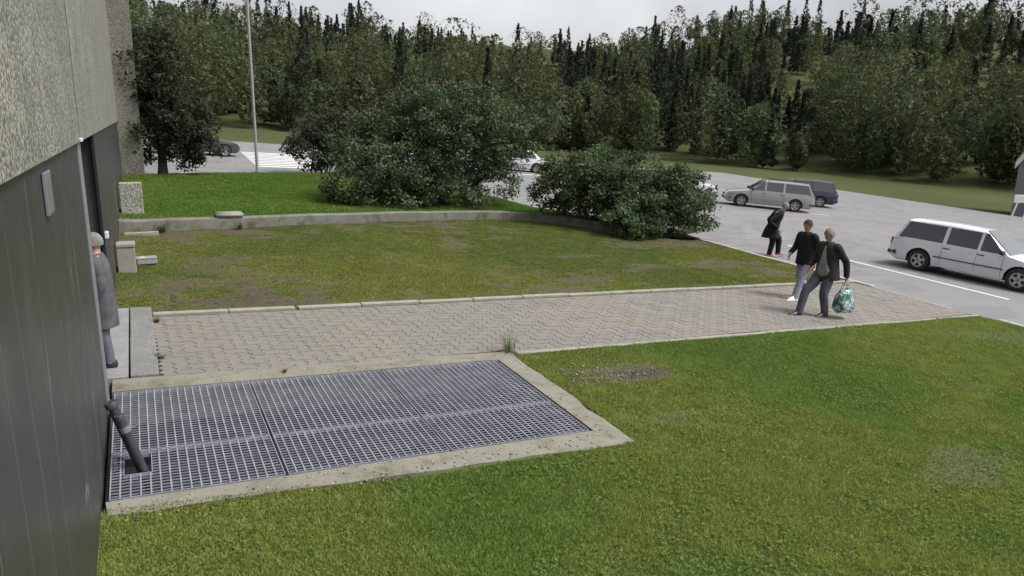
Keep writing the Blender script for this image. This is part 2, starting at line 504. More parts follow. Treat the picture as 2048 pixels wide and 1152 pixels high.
SOILC = np.array([0.085, 0.070, 0.052])
COLS = {'front': (np.array([0.145, 0.190, 0.048]), np.array([0.205, 0.228, 0.056])),
        'back': (np.array([0.100, 0.195, 0.026]), np.array([0.140, 0.220, 0.036])),
        'bed': (np.array([0.055, 0.060, 0.026]), np.array([0.07, 0.07, 0.03])),
        'right': (np.array([0.140, 0.232, 0.044]), np.array([0.230, 0.270, 0.064]))}

def lawn_sheet(poly, kind, z, cell):
    xs = [p[0] for p in poly]; ys = [p[1] for p in poly]
    ax = np.arange(min(xs), max(xs) + cell, cell); ay = np.arange(min(ys), max(ys) + cell, cell)
    X, Y = np.meshgrid(ax, ay, indexing='ij')
    bare, warm, fine = lawn_fields(X, Y, kind)
    Z = z + (fbm(X * 0.8, Y * 0.8, 41) - 0.5) * 0.05 + (fine - 0.5) * 0.02 - 0.015
    n, k = len(ax), len(ay)
    I, J = np.meshgrid(np.arange(n - 1), np.arange(k - 1), indexing='ij')
    cx, cy = X[:-1, :-1] + cell / 2, Y[:-1, :-1] + cell / 2
    keep = in_poly(cx, cy, poly)
    F = np.stack([I * k + J, (I + 1) * k + J, (I + 1) * k + J + 1, I * k + J + 1], -1)[keep]
    g0, g1 = COLS[kind]
    wv = ss(0.35, 0.65, warm)[..., None]
    green = (g0 * (1 - wv) + g1 * wv) * 0.72
    c = green * (1 - bare[..., None]) + SOILC * (0.8 + 0.5 * fine[..., None]) * bare[..., None]
    o = np_mesh('lawn', np.stack([X, Y, Z], -1).reshape(-1, 3), F, M['soil'], c.reshape(-1, 3), site=True, smooth=True)
    return tag(o, kind='structure')

def grass(poly, kind, z, dens, hgt, wid, label, seed, dens_fn=None):
    rng = np.random.default_rng(seed)
    xs = [p[0] for p in poly]; ys = [p[1] for p in poly]
    x0, x1, y0, y1 = min(xs), max(xs), min(ys), max(ys)
    n = int((x1 - x0) * (y1 - y0) * dens)
    x = rng.uniform(x0, x1, n); y = rng.uniform(y0, y1, n)
    k = in_poly(x, y, poly); x, y = x[k], y[k]
    bare, warm, fine = lawn_fields(x, y, kind)
    p = 1 - 0.93 * bare
    if dens_fn is not None: p = p * dens_fn(x, y)
    k = rng.random(len(x)) < p
    x, y, bare, warm, fine = x[k], y[k], bare[k], warm[k], fine[k]
    n = len(x)
    clump = fbm(x * 5, y * 5, 91, 2)
    hh = hgt * rng.uniform(0.5, 1.25, n) * (0.55 + 0.9 * clump) * (1 - 0.5 * bare)
    a = rng.uniform(0, 2 * PI, n); tl = rng.uniform(0.1, 0.95, n) * hh; ta = rng.uniform(0, 2 * PI, n)
    w = wid * rng.uniform(0.6, 1.3, n)
    zz = z + (fbm(x * 0.8, y * 0.8, 41) - 0.5) * 0.05 + (fine - 0.5) * 0.02 - 0.017
    ca, sa = np.cos(a) * w, np.sin(a) * w
    v = np.empty((n, 3, 3), np.float32)
    v[:, 0] = np.stack([x - ca, y - sa, zz], -1)
    v[:, 1] = np.stack([x + ca, y + sa, zz], -1)
    v[:, 2] = np.stack([x + np.cos(ta) * tl, y + np.sin(ta) * tl, zz + hh], -1)
    g0, g1 = COLS[kind]
    wv = (ss(0.35, 0.65, warm) * 0.8 + 0.2 * rng.random(n))[:, None]
    c = g0 * (1 - wv) + g1 * wv
    dry = (rng.random(n) < 0.06 + 0.25 * bare)[:, None]
    c = np.where(dry, np.array([0.17, 0.15, 0.075]), c) * (0.62 + 0.8 * clump[:, None])
    tint = np.repeat(c[:, None], 3, 1).reshape(-1, 3)
    o = np_mesh('grass', v.reshape(-1, 3), np.arange(3 * n).reshape(-1, 3), M['grass'], tint, site=True)
    return tag(o, label, 'grass', kind='stuff')

lawn_sheet(FRONT, 'front', 0.0, 0.12)
lawn_sheet(BACK, 'back', 0.17, 0.2)
lawn_sheet(BED, 'bed', 0.04, 0.15)
lawn_sheet(RIGHT, 'right', 0.0, 0.1)
def near_fn(x, y):                                       # thin out what lies outside the view
    d = np.hypot(x, y); return np.clip(1.15 - d / 26, 0.25, 1) * ((y > 2.2) | (x > 5))
grass(FRONT, 'front', 0.0, 4600, 0.027, 0.0078, 'patchy olive turf with bare soil between the path and the low wall', 1)
grass(BACK, 'back', 0.17, 1500, 0.04, 0.013, 'bright green mown grass behind the low concrete wall', 2)
grass(RIGHT, 'right', 0.0, 9500, 0.034, 0.0062, 'lush green grass right of the steel grating and below the path', 3, near_fn)

def broadleaf(poly, kind, n, size, label, seed, col):
    rng = np.random.default_rng(seed); xs = [p[0] for p in poly]; ys = [p[1] for p in poly]
    x = rng.uniform(min(xs), max(xs), n * 3); y = rng.uniform(min(ys), max(ys), n * 3)
    k = in_poly(x, y, poly) & (fbm(x * 0.9, y * 0.9, 63, 3) > 0.47) & (rng.random(n * 3) < near_fn(x, y)); x, y = x[k][:n], y[k][:n]; n = len(x)
    bare, warm, fine = lawn_fields(x, y, kind)
    z = (fbm(x * 0.8, y * 0.8, 41) - 0.5) * 0.05 + (fine - 0.5) * 0.02 + 0.012
    V = []; T = []
    a0 = rng.uniform(0, 2 * PI, n)
    for q in range(5):
        a = a0 + q * 2 * PI / 5 + rng.normal(size=n) * .3; L = size * rng.uniform(.5, 1.3, n); c, s_ = np.cos(a), np.sin(a); w_ = L * .32
        el = rng.uniform(-.1, .6, n) * L
        p0 = np.stack([x, y, z], -1); p2 = p0 + np.stack([c * L, s_ * L, el], -1); md = p0 + np.stack([c * L * .55, s_ * L * .55, el * .7 + .004], -1)
        sd = np.stack([-s_ * w_, c * w_, 0 * w_], -1)
        V.append(np.stack([p0, md - sd, p2, md + sd], 1)); T.append(np.repeat((np.array(col) * rng.uniform(.65, 1.35, (n, 1)))[:, None], 4, 1))
    V = np.concatenate(V).reshape(-1, 3); T = np.concatenate(T).reshape(-1, 3)
    tag(np_mesh('clover', V, np.arange(len(V)).reshape(-1, 4), M['grass'], T, site=True), label, 'clover', kind='stuff')
broadleaf(RIGHT, 'right', 9000, 0.019, 'clover and low broad leaved weeds growing through the right lawn', 5, (0.15, 0.235, 0.05))
broadleaf(FRONT, 'front', 5000, 0.028, 'low broad leaved weeds in the patchy turf', 6, (0.14, 0.17, 0.045))

# ---- paved path: interlocking zigzag blocks laid in herringbone
UX = 0.15
PATH = [(0.225, 8.47), (4.70, 8.47), (4.72, 8.40), (16.12, 8.44), (16.12, 11.40), (0.225, 10.99)]
path = empty('path', S(0, 0, 0), site=True); tag(path, kind='structure')
b = MB(); b.add([(p[0], p[1], -0.012) for p in [(0.2, 8.3), (16.2, 8.3), (16.2, 11.5), (0.2, 11.05)]], [(0, 1, 2, 3)]); b.build('joint_bed', M['joint'], path)

def block_outline(cells):
    """outline, counter-clockwise, of a 1x1, 2x1 or 1x2 block in lattice units, as metres; the crosswise joints zigzag"""
    nx_, ny_ = cells
    pts = []
    for i in range(nx_): pts += [(i, 0, 0, 0)]
    for j in range(ny_): pts += [(nx_, j, 0, 0), (nx_, j + 0.33, 0.027, 0), (nx_, j + 0.67, -0.027, 0)]
    for i in range(nx_, 0, -1): pts += [(i, ny_, 0, 0)]
    for j in range(ny_, 0, -1): pts += [(0, j, 0, 0), (0, j - 0.33, -0.027, 0), (0, j - 0.67, 0.027, 0)]
    P = [Vector((p[0] * UX + p[2], p[1] * UX + p[3])) for p in pts]
    n = len(P); out = []
    for i in range(n):
        d1 = (P[i] - P[i - 1]).normalized(); d2 = (P[(i + 1) % n] - P[i]).normalized()
        nr = Vector((-(d1.y + d2.y), d1.x + d2.x)).normalized()
        out.append(P[i] + nr * 0.0062)
    return out
def block_geo(cells):
    o = block_outline(cells); n = len(o)
    c = Vector((cells[0] * UX / 2, cells[1] * UX / 2))
    o = [p - c for p in o]
    vs = [(p.x, p.y, -0.03) for p in o] + [(p.x, p.y, 0.0) for p in o]
    fs = [(i, (i + 1) % n, n + (i + 1) % n, n + i) for i in range(n)]
    fs.append(tuple(range(n, 2 * n)))
    return vs, fs
GEO = {c: block_geo(c) for c in ((2, 1), (1, 2), (1, 1))}
BMESH = {}
for c, (vs, fs) in GEO.items():
    for k in range(5):
        mb = MB(); mb.add(vs, fs); BMESH[c, k] = mb.mesh('paver', PAV[k])
ang = math.atan(0.41 / 15.9); ca_, sa_ = math.cos(ang), math.sin(ang)
def lat(i, j):
    u, v = i * UX, j * UX
    return 0.235 + u * ca_ - v * sa_, 8.40 + u * sa_ + v * ca_
inside = {}
ii, jj = np.meshgrid(np.arange(-2, 110), np.arange(-6, 24), indexing='ij')
pu, pv = (ii + .5) * UX, (jj + .5) * UX
ok = in_poly(0.235 + pu * ca_ - pv * sa_, 8.40 + pu * sa_ + pv * ca_, PATH)
okset = {(int(a), int(b_)) for a, b_, o in zip(ii.ravel(), jj.ravel(), ok.ravel()) if o}
blocks = []
for (i, j) in sorted(okset):
    k = (i - j) % 4
    if k == 0: blocks.append((i, j, (2, 1)) if (i + 1, j) in okset else (i, j, (1, 1)))
    elif k == 1 and (i - 1, j) not in okset: blocks.append((i, j, (1, 1)))
    elif k == 3: blocks.append((i, j, (1, 2)) if (i, j + 1) in okset else (i, j, (1, 1)))
    elif k == 2 and (i, j - 1) not in okset: blocks.append((i, j, (1, 1)))
prng = random.Random(5)
info = []
for (i, j, c) in blocks:
    x, y = lat(i + c[0] / 2, j + c[1] / 2)
    pk = float(fbm(np.array([x * 1.1 + y * 0.8]), np.array([y * 1.4 - x * .3]), 57, 3)[0]) + 0.012 * x + prng.uniform(-0.09, 0.09)
    if pk > 0.63: mi = prng.choice([2, 2, 3])
    elif pk > 0.575: mi = prng.choice([3, 3, 4, 0])
    else: mi = prng.choice([0, 0, 1, 1, 0, 4])
    info.append((math.hypot(x, y), x, y, c, mi, prng.uniform(-0.003, 0.002), prng.uniform(-.012, .012), prng.uniform(-.008, .008)))
info.sort(key=lambda a: a[0])
rest = MB()
for n, (d, x, y, c, mi, dz, tx, tz) in enumerate(info):
    mt = Matrix.Translation((x, y, dz)) @ Matrix.Rotation(ang + tz, 4, 'Z') @ Matrix.Rotation(tx, 4, 'X')
    if n < 300:
        o = bpy.data.objects.new('paver', BMESH[c, mi]); link(o, path); o.matrix_local = mt
    else:
        vs, fs = GEO[c]
        rest.add([mt @ Vector(v) for v in vs], fs, mi)
o = rest.build('paver_field', PAV, path); o['kind'] = 'stuff'

# ---- edging of the path
edge = empty('path_edging', S(0, 0, 0), site=True); tag(edge, kind='structure')
ux, uy = math.cos(math.atan(0.43 / 16)), math.sin(math.atan(0.43 / 16))
s = 0.0; krng = random.Random(9)
while s < 15.95:
    L = 1.03 if s > 2.0 or s < 0.9 else 1.03
    gap = 0.05 if abs(s + L - 2.06) < 0.05 else 0.008
    a0, a1 = s, min(s + L - gap, 15.95)
    q = lambda t, o: (0.2 + t * ux - o * uy, 11.01 + t * uy + o * ux)
    b = MB(); dzk = krng.uniform(-.004, .006)
    b.prism([q(a0, 0), q(a1, 0), q(a1, 0.11), q(a0, 0.11)], -0.1, 0.034 + dzk)
    b.build('edging_stone', M['kerb'], edge, bevel=0.012); s += L
for k in range(11):
    b = MB(); x0 = 4.76 + k * 1.04
    b.prism([(x0, 8.32 + 0.003 * k), (x0 + 1.032, 8.323 + 0.003 * k), (x0 + 1.032, 8.40 + 0.003 * k), (x0, 8.397 + 0.003 * k)], -0.1, 0.012 + krng.uniform(-.006, .006))
    b.build('edging_stone', M['kerb'], edge, bevel=0.008)

# ---- kerb of the street
kerb = empty('kerb', S(0, 0, 0), site=True); tag(kerb, kind='structure')
for k in range(17):
    y0 = 1.0 + k * 1.0
    low = 8.0 <= y0 < 11.0
    b = MB(); b.box(16.2, 16.33, y0 + 0.006, y0 + 0.994, -0.25, (-0.03 if low else 0.02) + krng.uniform(-.006, .006))
    b.build('kerb_stone', M['street_kerb'], kerb, bevel=0.015)
for (xa, ya, xb, yb) in ((16.3, 18.0, 15.6, 20.2), (15.6, 20.2, 14.3, 21.9), (14.3, 21.9, 13.15, 23.4), (13.15, 23.4, 13.0, 25.0), (13.0, 25.0, 12.5, 27.4), (12.5, 27.4, 11.6, 30.0), (11.6, 30.0, 10.5, 32.05),
                       (10.5, 32.05, 8.4, 32.6), (8.4, 32.6, 6.3, 31.95), (6.3, 31.95, 4.3, 31.15), (4.3, 31.15, 2.3, 29.95), (2.3, 29.95, 0.35, 28.75)):
    d = Vector((xb - xa, yb - ya)).normalized(); nn = Vector((d.y, -d.x)) * 0.12
    b = MB(); b.prism([(xa, ya), (xb, yb), (xb + nn.x, yb + nn.y), (xa + nn.x, ya + nn.y)][::-1], -0.25, 0.13)
    b.build('kerb_stone', M['street_kerb'], kerb, bevel=0.015)

# ---- low retaining wall between the lawns
rw = empty('retaining_wall', S(0, 0, 0), site=True)
tag(rw, 'low stained concrete retaining wall between the two lawns', 'wall')
wp = []
for (xa, ya), (xb, yb) in zip(WALLP[:-2], WALLP[1:-1]):
    wp += [Vector((xa + (xb - xa) * t, ya + (yb - ya) * t)) for t in (0, .25, .5, .75)]
wp.append(Vector(WALLP[-2])); wr_ = random.Random(2); rows = []
for i, p in enumerate(wp):
    d = (wp[min(i + 1, len(wp) - 1)] - wp[max(i - 1, 0)]).normalized(); nn = Vector((-d.y, d.x))
    jz = 0.008 * wr_.uniform(-1, 1); jy = 0.006 * wr_.uniform(-1, 1)
    rows.append([(p.x + nn.x * o_, p.y + nn.y * o_, z_) for o_, z_ in ((jy - .01, -0.2), (jy, 0.228 + jz), (0.025, 0.25 + jz), (0.235, 0.25 + jz), (0.25, 0.23 + jz), (0.25, -0.2))])
for k in range(0, len(wp) - 1, 4):
    seg = rows[k:k + 5]; n = len(seg)
    b = MB(); b.add([p for r_ in seg for p in r_], [(6*i + j, 6*i + j + 1, 6*(i+1) + j + 1, 6*(i+1) + j) for i in range(n - 1) for j in range(5)] + [(5, 4, 3, 2, 1, 0), tuple(6 * (n - 1) + j for j in range(6))])
    b.build('wall_section', M['retaining'], rw)

# ---- loose stone block lying on the wall
def rock_block(name, sx, sy, sz, mat, seed, loc, rz):
    me = bpy.data.meshes.new(name); bm = bmesh.new()
    bmesh.ops.create_cube(bm, size=1.0)
    bmesh.ops.scale(bm, vec=(sx, sy, sz), verts=bm.verts)
    bmesh.ops.bevel(bm, geom=list(bm.edges), offset=min(sx, sy, sz) * 0.22, segments=2, affect='EDGES')
    bmesh.ops.subdivide_edges(bm, edges=list(bm.edges), cuts=1)
    r = random.Random(seed)
    for v in bm.verts: v.co += Vector((r.uniform(-1, 1), r.uniform(-1, 1), r.uniform(-1, 1))) * sz * 0.035
    for v in bm.verts: v.co.z += sz / 2
    for f in bm.faces: f.smooth = True
    bm.to_mesh(me); bm.free(); me.materials.append(mat)
    o = bpy.data.objects.new(name, me); link(o)
    o.matrix_world = Matrix.Translation(loc) @ SLOPE @ Matrix.Rotation(rz, 4, 'Z')
    return o
tag(rock_block('stone_block', 0.66, 0.26, 0.13, M['concrete_clean'], 3, S(2.07, 18.62, 0.25), 0.3), 'grey stone block lying on top of the low retaining wall', 'stone')

# ---- concrete border round the grating, grating pit
GX = [-0.25, 1.13, 2.69, 4.34]; GY = [5.84, 6.67, 8.15]
border = empty('grating_border', S(0, 0, 0), site=True)
tag(border, 'weathered concrete border framing the steel gratings', 'border')
def irregular(p0, p1, n, amp, seed):
    r = random.Random(seed); return [(p0[0] + (p1[0] - p0[0]) * i / n + r.uniform(-amp, amp), p0[1] + (p1[1] - p0[1]) * i / n + r.uniform(-amp, amp)) for i in range(n + 1)]
b = MB(); b.prism([(-0.26, 8.17), (4.36, 8.17)] + irregular((4.66, 8.45), (-0.26, 8.54), 14, 0.008, 4), -0.5, 0.004); b.build('border_strip', M['concrete'], border)
b = MB(); b.prism([(4.363, 5.80)] + irregular((4.64, 5.46), (4.67, 8.447), 10, 0.025, 5) + [(4.363, 8.17)], -0.5, 0.003); b.build('border_strip', M['concrete'], border)
b = MB(); b.prism(irregular((-0.26, 5.60), (4.637, 5.455), 16, 0.03, 6) + [(4.36, 5.80), (4.36, 5.822), (-0.26, 5.822)], -0.5, 0.002); b.build('border_strip', M['concrete'], border)
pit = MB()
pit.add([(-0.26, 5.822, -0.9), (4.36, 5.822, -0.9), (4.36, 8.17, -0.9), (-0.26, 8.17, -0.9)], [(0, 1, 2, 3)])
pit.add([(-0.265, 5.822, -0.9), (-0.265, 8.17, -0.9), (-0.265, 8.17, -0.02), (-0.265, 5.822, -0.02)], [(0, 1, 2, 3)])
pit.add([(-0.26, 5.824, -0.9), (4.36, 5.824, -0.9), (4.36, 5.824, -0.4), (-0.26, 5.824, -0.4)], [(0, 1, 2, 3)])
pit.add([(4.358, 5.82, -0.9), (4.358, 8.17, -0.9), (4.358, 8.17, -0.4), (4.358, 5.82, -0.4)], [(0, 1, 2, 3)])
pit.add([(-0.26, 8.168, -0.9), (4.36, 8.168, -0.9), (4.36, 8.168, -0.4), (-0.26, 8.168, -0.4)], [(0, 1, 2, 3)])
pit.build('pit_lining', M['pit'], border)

# ---- six steel grating panels
HOLE = (-0.135, 0.075, 6.24, 6.60)
names = [['left panel of the front row with a square cut-out for two pipes', 'middle panel of the front row of gratings', 'right panel of the front row at the concrete corner'],
         ['left panel of the back row against the dark wall', 'middle panel of the back row of gratings', 'right panel of the back row beside the weed tuft']]
def bar(b, xa, xb, ya, yb, z0, z1, hole):
    if hole:
        hx0, hx1, hy0, hy1 = HOLE
        if xa < hx1 and xb > hx0 and ya < hy1 and yb > hy0:
            if yb - ya > xb - xa:
                if ya < hy0 - .01: b.box(xa, xb, ya, hy0, z0, z1)
                if yb > hy1 + .01: b.box(xa, xb, hy1, yb, z0, z1)
            else:
                if xa < hx0 - .01: b.box(xa, hx0, ya, yb, z0, z1)
                if xb > hx1 + .01: b.box(hx1, xb, ya, yb, z0, z1)
            return
    b.box(xa, xb, ya, yb, z0, z1)
for r in range(2):
    for c in range(3):
        x0, x1 = GX[c] + 0.013, GX[c + 1] - 0.013; y0, y1 = GY[r] + 0.011, GY[r + 1] - 0.011
        hole = (r == 0 and c == 0)
        g = empty('steel_grating', S(0, 0, 0.002 * ((r + c) % 2)), site=True)
        tag(g, 'galvanised steel grating, ' + names[r][c], 'grating', 'steel grating panels over the pit')
        b = MB()
        for q_ in ((x0, x1, y0, y0 + 0.008), (x0, x1, y1 - 0.008, y1)): b.box(q_[0], q_[1], q_[2], q_[3], -0.035, 0.001)
        for q_ in ((x0, x0 + 0.008), (x1 - 0.008, x1)): b.box(q_[0], q_[1], y0 + 0.008, y1 - 0.008, -0.035, 0.001)
        if hole:
            b.box(HOLE[0], HOLE[1], HOLE[2] - .006, HOLE[2], -0.035, 0.001); b.box(HOLE[0], HOLE[1], HOLE[3], HOLE[3] + .006, -0.035, 0.001)
            b.box(HOLE[1], HOLE[1] + .006, HOLE[2], HOLE[3], -0.035, 0.001); b.box(HOLE[0] - .006, HOLE[0], HOLE[2], HOLE[3], -0.035, 0.001)
        b.build('frame', M['steel'], g)
        b = MB(); n = round((x1 - x0) / 0.0745)
        for k in range(1, n):
            xc = x0 + (x1 - x0) * k / n
            bar(b, xc - 0.0058, xc + 0.0058, y0 + 0.008, y1 - 0.008, -0.026, 0.0, hole)
        o = b.build('bearing_bars', M['steel'], g); o['kind'] = 'stuff'
        b = MB(); n = round((y1 - y0) / 0.0520)
        for k in range(1, n):
            yc = y0 + (y1 - y0) * k / n
            bar(b, x0 + 0.008, x1 - 0.008, yc - 0.003, yc + 0.003, -0.011, -0.003, hole)
        o = b.build('cross_bars', M['steel'], g); o['kind'] = 'stuff'

# ================================================================== THE BUILDING
XW = -0.28                                               # outer face of the dark stone, world x
bld = empty('office_building', (XW, 9.3, gz(XW, 9.3)))
tag(bld, 'dark stone clad building with pebbled concrete upper facade and recessed entrance', 'building')
def inb(o):
    o.matrix_parent_inverse = bld.matrix_world.inverted(); return o
bpy.context.view_layer.update()
R0, R1, ZT = 7.7, 10.9, 2.93                             # recess and the top of the stone
def stone_run(ya, yb, n, skip_first=False):
    wdt = (yb - ya) / n
    for k in range(n):
        for (z0, z1) in ((-1.2, 1.52), (1.523, ZT - 0.003)):
            b = MB(); dx = random.uniform(-.0015, .0015)
            b.box(XW - 0.04, XW + dx, ya + k * wdt + 0.003, ya + (k + 1) * wdt - 0.003, z0, z1)
            inb(b.build('stone_panel', M['stone'], bld))
stone_run(-6.9, R0, 10)
stone_run(R1, 28.42, 12)
b = MB(); b.box(-9, XW - 0.045, -7, R0 - 0.05, -1.5, 9.5); b.box(-9, XW - 0.045, R1 + 0.05, 33, -1.5, 9.5)
b.box(-9, -1.35, R0 - 0.05, R1 + 0.05, -1.5, 9.5); b.box(-1.35, XW - 0.045, R0 - 0.05, R1 + 0.05, ZT + 0.02, 9.5)
inb(b.build('core_wall', M['pit'], bld))
for k in range(-5, 8):
    y0 = R0 + k * 2.93
    if y0 > 28.4: continue
    for (z0, z1) in ((ZT, 6.4), (6.412, 9.5)):
        b = MB(); b.box(XW - 0.04, XW + 0.03, y0 + 0.006, min(y0 + 2.924, 28.42), z0, z1)
        inb(b.build('concrete_panel', M['fascia'], bld))
b = MB(); b.box(XW - 0.044, 0.43, 28.42, 33.0, -1.0, 9.5); inb(b.build('wing_wall', M['wing'], bld, bevel=0.01))
# recess
b = MB(); b.box(-1.34, XW - 0.041, R0 - 0.045, R0, -0.6, ZT - 0.004); inb(b.build('recess_side', M['stone'], bld))
b = MB(); b.box(-1.34, XW - 0.041, R1, R1 + 0.045, -0.6, ZT - 0.004); inb(b.build('recess_side', M['stone'], bld))
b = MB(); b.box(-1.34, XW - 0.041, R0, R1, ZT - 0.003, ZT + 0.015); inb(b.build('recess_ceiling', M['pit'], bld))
dz0 = gz(-0.9, 9.3)
dr = MB()
for (ya, yb, za, zb) in ((R0 + .002, R0 + .08, -.3, 2.9), (R1 - .08, R1 - .002, -.3, 2.9), (9.26, 9.34, -.3, 2.9)): dr.box(-1.33, -1.26, ya, yb, za + dz0, zb)
for (za, zb) in ((-.3 + dz0, dz0 + .12), (dz0 + 2.05, dz0 + 2.13), (2.82, 2.9)):
    dr.box(-1.325, -1.265, R0 + .08, 9.26, za, zb); dr.box(-1.325, -1.265, 9.34, R1 - .08, za, zb)
door = inb(dr.build('entrance_door', M['dark_frame'], bld))
for (ya, yb) in ((R0 + .08, 9.26), (9.34, R1 - .08)):
    for (za, zb) in ((dz0 + .12, dz0 + 2.05), (dz0 + 2.13, 2.82)):
        b = MB(); b.box(-1.30, -1.29, ya, yb, za, zb); b.build('glass_pane', M['glass'], door)
for ys in (9.18, 9.42):
    b = MB(); b.tube([(-1.22, ys, dz0 + .8), (-1.22, ys, dz0 + 1.3)], 0.014, 8); b.build('door_handle', M['trim'], door)
# pale rounded trim on the near edge, dark trim on the far one
b = MB(); b.tube([(XW - 0.005, R0 + 0.035, -0.4), (XW - 0.005, R0 + 0.035, ZT - 0.006)], 0.032, 12); inb(b.build('edge_trim', M['trim'], bld, smooth=True))
b = MB(); b.box(XW - 0.03, XW + 0.004, R1 - 0.06, R1 - 0.002, -0.4, ZT - 0.006); inb(b.build('edge_trim', M['dark_frame'], bld))
b = MB(); b.box(XW + 0.031, XW + 0.055, R0 - 0.16, R0 + 0.02, ZT + 0.0, ZT + 0.035); inb(b.build('door_sensor', M['white_plastic'], bld, bevel=0.005))
b = MB(); b.tube([(XW + 0.04, R0 - 0.05, ZT + 0.035), (XW + 0.04, R0 - 0.05, 6.0)], 0.006, 6); inb(b.build('cable', M['trim'], bld))
pz = gz(XW, 10.98)
b = MB(); b.box(XW + 0.002, XW + 0.05, 10.98, 11.10, pz + 1.13, pz + 1.22); inb(b.build('door_button', M['white_plastic'], bld, bevel=0.006))
b = MB(); b.box(XW + 0.002, XW + 0.02, 4.6, 4.9, 2.62, 2.86); inb(b.build('vent_plate', M['trim'], bld, bevel=0.003))

# ---- entrance landing: stone slabs and a granite edge slab
ld = empty('entrance_landing', S(0, 0, 0), site=True)
tag(ld, 'grey stone landing with a granite edge slab at the entrance', 'landing')
ys = [8.545, 9.35, 10.2, 11.42]
for k in range(3):
    b = MB(); b.box(-1.34 if k else -1.30, -0.105, ys[k] + 0.004, ys[k + 1] - 0.004, -0.2, 0.02 + 0.002 * k); b.build('landing_slab', M['landing'], ld, bevel=0.004)
for k, (a, c) in enumerate(((8.55, 10.0), (10.0, 11.42))):
    b = MB(); b.prism([(-0.085, a + .003), (0.205 - .003 * k, a + .003), (0.198 - .012 * k, c - .003), (-0.09, c - .003)], -0.2, 0.03); b.build('granite_slab', M['granite'], ld, bevel=0.006)

# ---- the pebbled end pier, the low plinth, the grey box, the fixture by the landing
def upright(name, loc, rz=0): return empty(name, loc, rz)
o = MB(); o.box(-0.255, 0.235, -0.2, 0.2, -0.3, 0.90)
pier = o.build('pebble_pier', M['pier'], bevel=0.012); pier.location = S(0, 19.6, 0)
tag(pier, 'pale pebble faced upright slab at the end of the low wall', 'pier')
ki = MB(); ki.box(-0.3, 0.38, -0.05, 0.06, -0.1, 0.05); o = ki.build('edging_stone', M['kerb'], bevel=0.01); o.location = S(0.1, 17.55, 0)
tag(o, 'short pale edging stone lying below the low wall by the building', 'stone')
pl = empty('concrete_plinth', S(-0.12, 13.95, 0)); tag(pl, 'pale square concrete plinth against the dark wall on the lawn', 'plinth')
b = MB(); b.box(-0.145, 0.14, -0.12, 0.22, -0.3, 0.44); b.build('base', M['concrete_clean'], pl, bevel=0.008)
b = MB(); b.box(-0.147, 0.150, -0.135, 0.23, 0.443, 0.50); b.build('cap', M['concrete_clean'], pl, bevel=0.008)
jb = empty('junction_box', S(0.19, 14.55, 0), 0.06); tag(jb, 'small grey box with a yellow sticker lying on the lawn beside the plinth', 'box')
b = MB(); b.box(-0.17, 0.17, -0.11, 0.11, 0.0, 0.10); b.build('body', M['grey_box'], jb, bevel=0.012)
b = MB(); b.box(-0.175, 0.175, -0.115, 0.115, 0.1, 0.125); b.build('lid', M['grey_box'], jb, bevel=0.006)
b = MB(); b.box(-0.11, -0.03, -0.07, 0.03, 0.1255, 0.128); b.build('sticker', M['sticker'], jb)

# ---- two pipes rising through the cut-out
def pipe(name, base, h, r, label, flange):
    e = empty(name, S(base[0], base[1], 0)); tag(e, label, 'pipe')
    lean = -0.27
    b = MB(); pts = [(lean * z, 0.0, z) for z in (-0.75, -0.3, 0.0, h * 0.5, h)]
    b.tube(pts, r, 16); b.build('shaft', M['pipe'], e, smooth=True)
    b = MB(); t = h
    b.tube([(lean * (t - 0.03), 0, t - 0.03), (lean * (t + 0.012), 0, t + 0.012), (lean * (t + .02), 0, t + 0.02)], [r * flange, r * flange, r * (flange - .12)], 18); b.build('cap', M['pipe'], e, smooth=True)
    if flange < 1.3:
        b = MB(); b.tube([(lean * (h - .14), 0, h - .14), (lean * (h - .09), 0, h - .09)], r * 1.14, 16); b.build('clamp', M['trim'], e, smooth=True)
        b = MB(); b.tube([(lean * (h - .11) + r, 0, h - .11), (lean * (h - .11) + r + .05, .0, h - .1), (lean * (h - .11) + r + .08, .01, h - .03)], 0.006, 6); b.build('bracket', M['trim'], e)
    return e
pipe('vent_pipe', (0.005, 6.34), 0.49, 0.035, 'dark pipe with a pale clamped cap leaning in the grating cut-out', 1.12)
pipe('vent_pipe', (-0.035, 6.50), 0.55, 0.041, 'thicker dark pipe with a wide flange behind the clamped pipe', 1.32)

# ---- weeds, gravel, litter
def tuft(name, loc, n, h, spread, label, cat, seed, group=None, col=(0.15, 0.19, 0.075), w=0.005):
    r = np.random.default_rng(seed); vs = []; fs = []; tn = []
    for k in range(n):
        a = r.uniform(0, 2 * PI); L = h * r.uniform(0.45, 1.1); o = spread * r.uniform(0, .35); tip = spread * r.uniform(.2, 1.1)
        b0 = len(vs); sd = np.array([-math.sin(a), math.cos(a)])
        for i, t in enumerate((0, .4, .75, 1.0)):
            rr = o + (tip - o) * t ** 1.6; zz = L * (t - 0.18 * t * t)
            ww = w * (1 - t * .85)
            p = np.array([math.cos(a) * rr, math.sin(a) * rr])
            vs += [(*(p - sd * ww), zz), (*(p + sd * ww), zz)]; tn += [np.array(col) * r.uniform(.7, 1.4)] * 2
            if i: fs.append((b0 + 2*i - 2, b0 + 2*i - 1, b0 + 2*i + 1, b0 + 2*i))
    o = np_mesh(name, vs, fs, M['grass'], np.array(tn)); o.location = loc
    return tag(o, label, cat, group)
tuft('weed_tuft', S(4.66, 8.44), 64, 0.36, 0.30, 'tall wispy weed tuft growing at the corner of path and grating border', 'weed', 1)
tuft('weed_tuft', S(0.235, 10.7), 60, 0.10, 0.12, 'small green weed at the top corner of the path by the landing', 'weed', 2, None, (0.09, 0.13, 0.03))
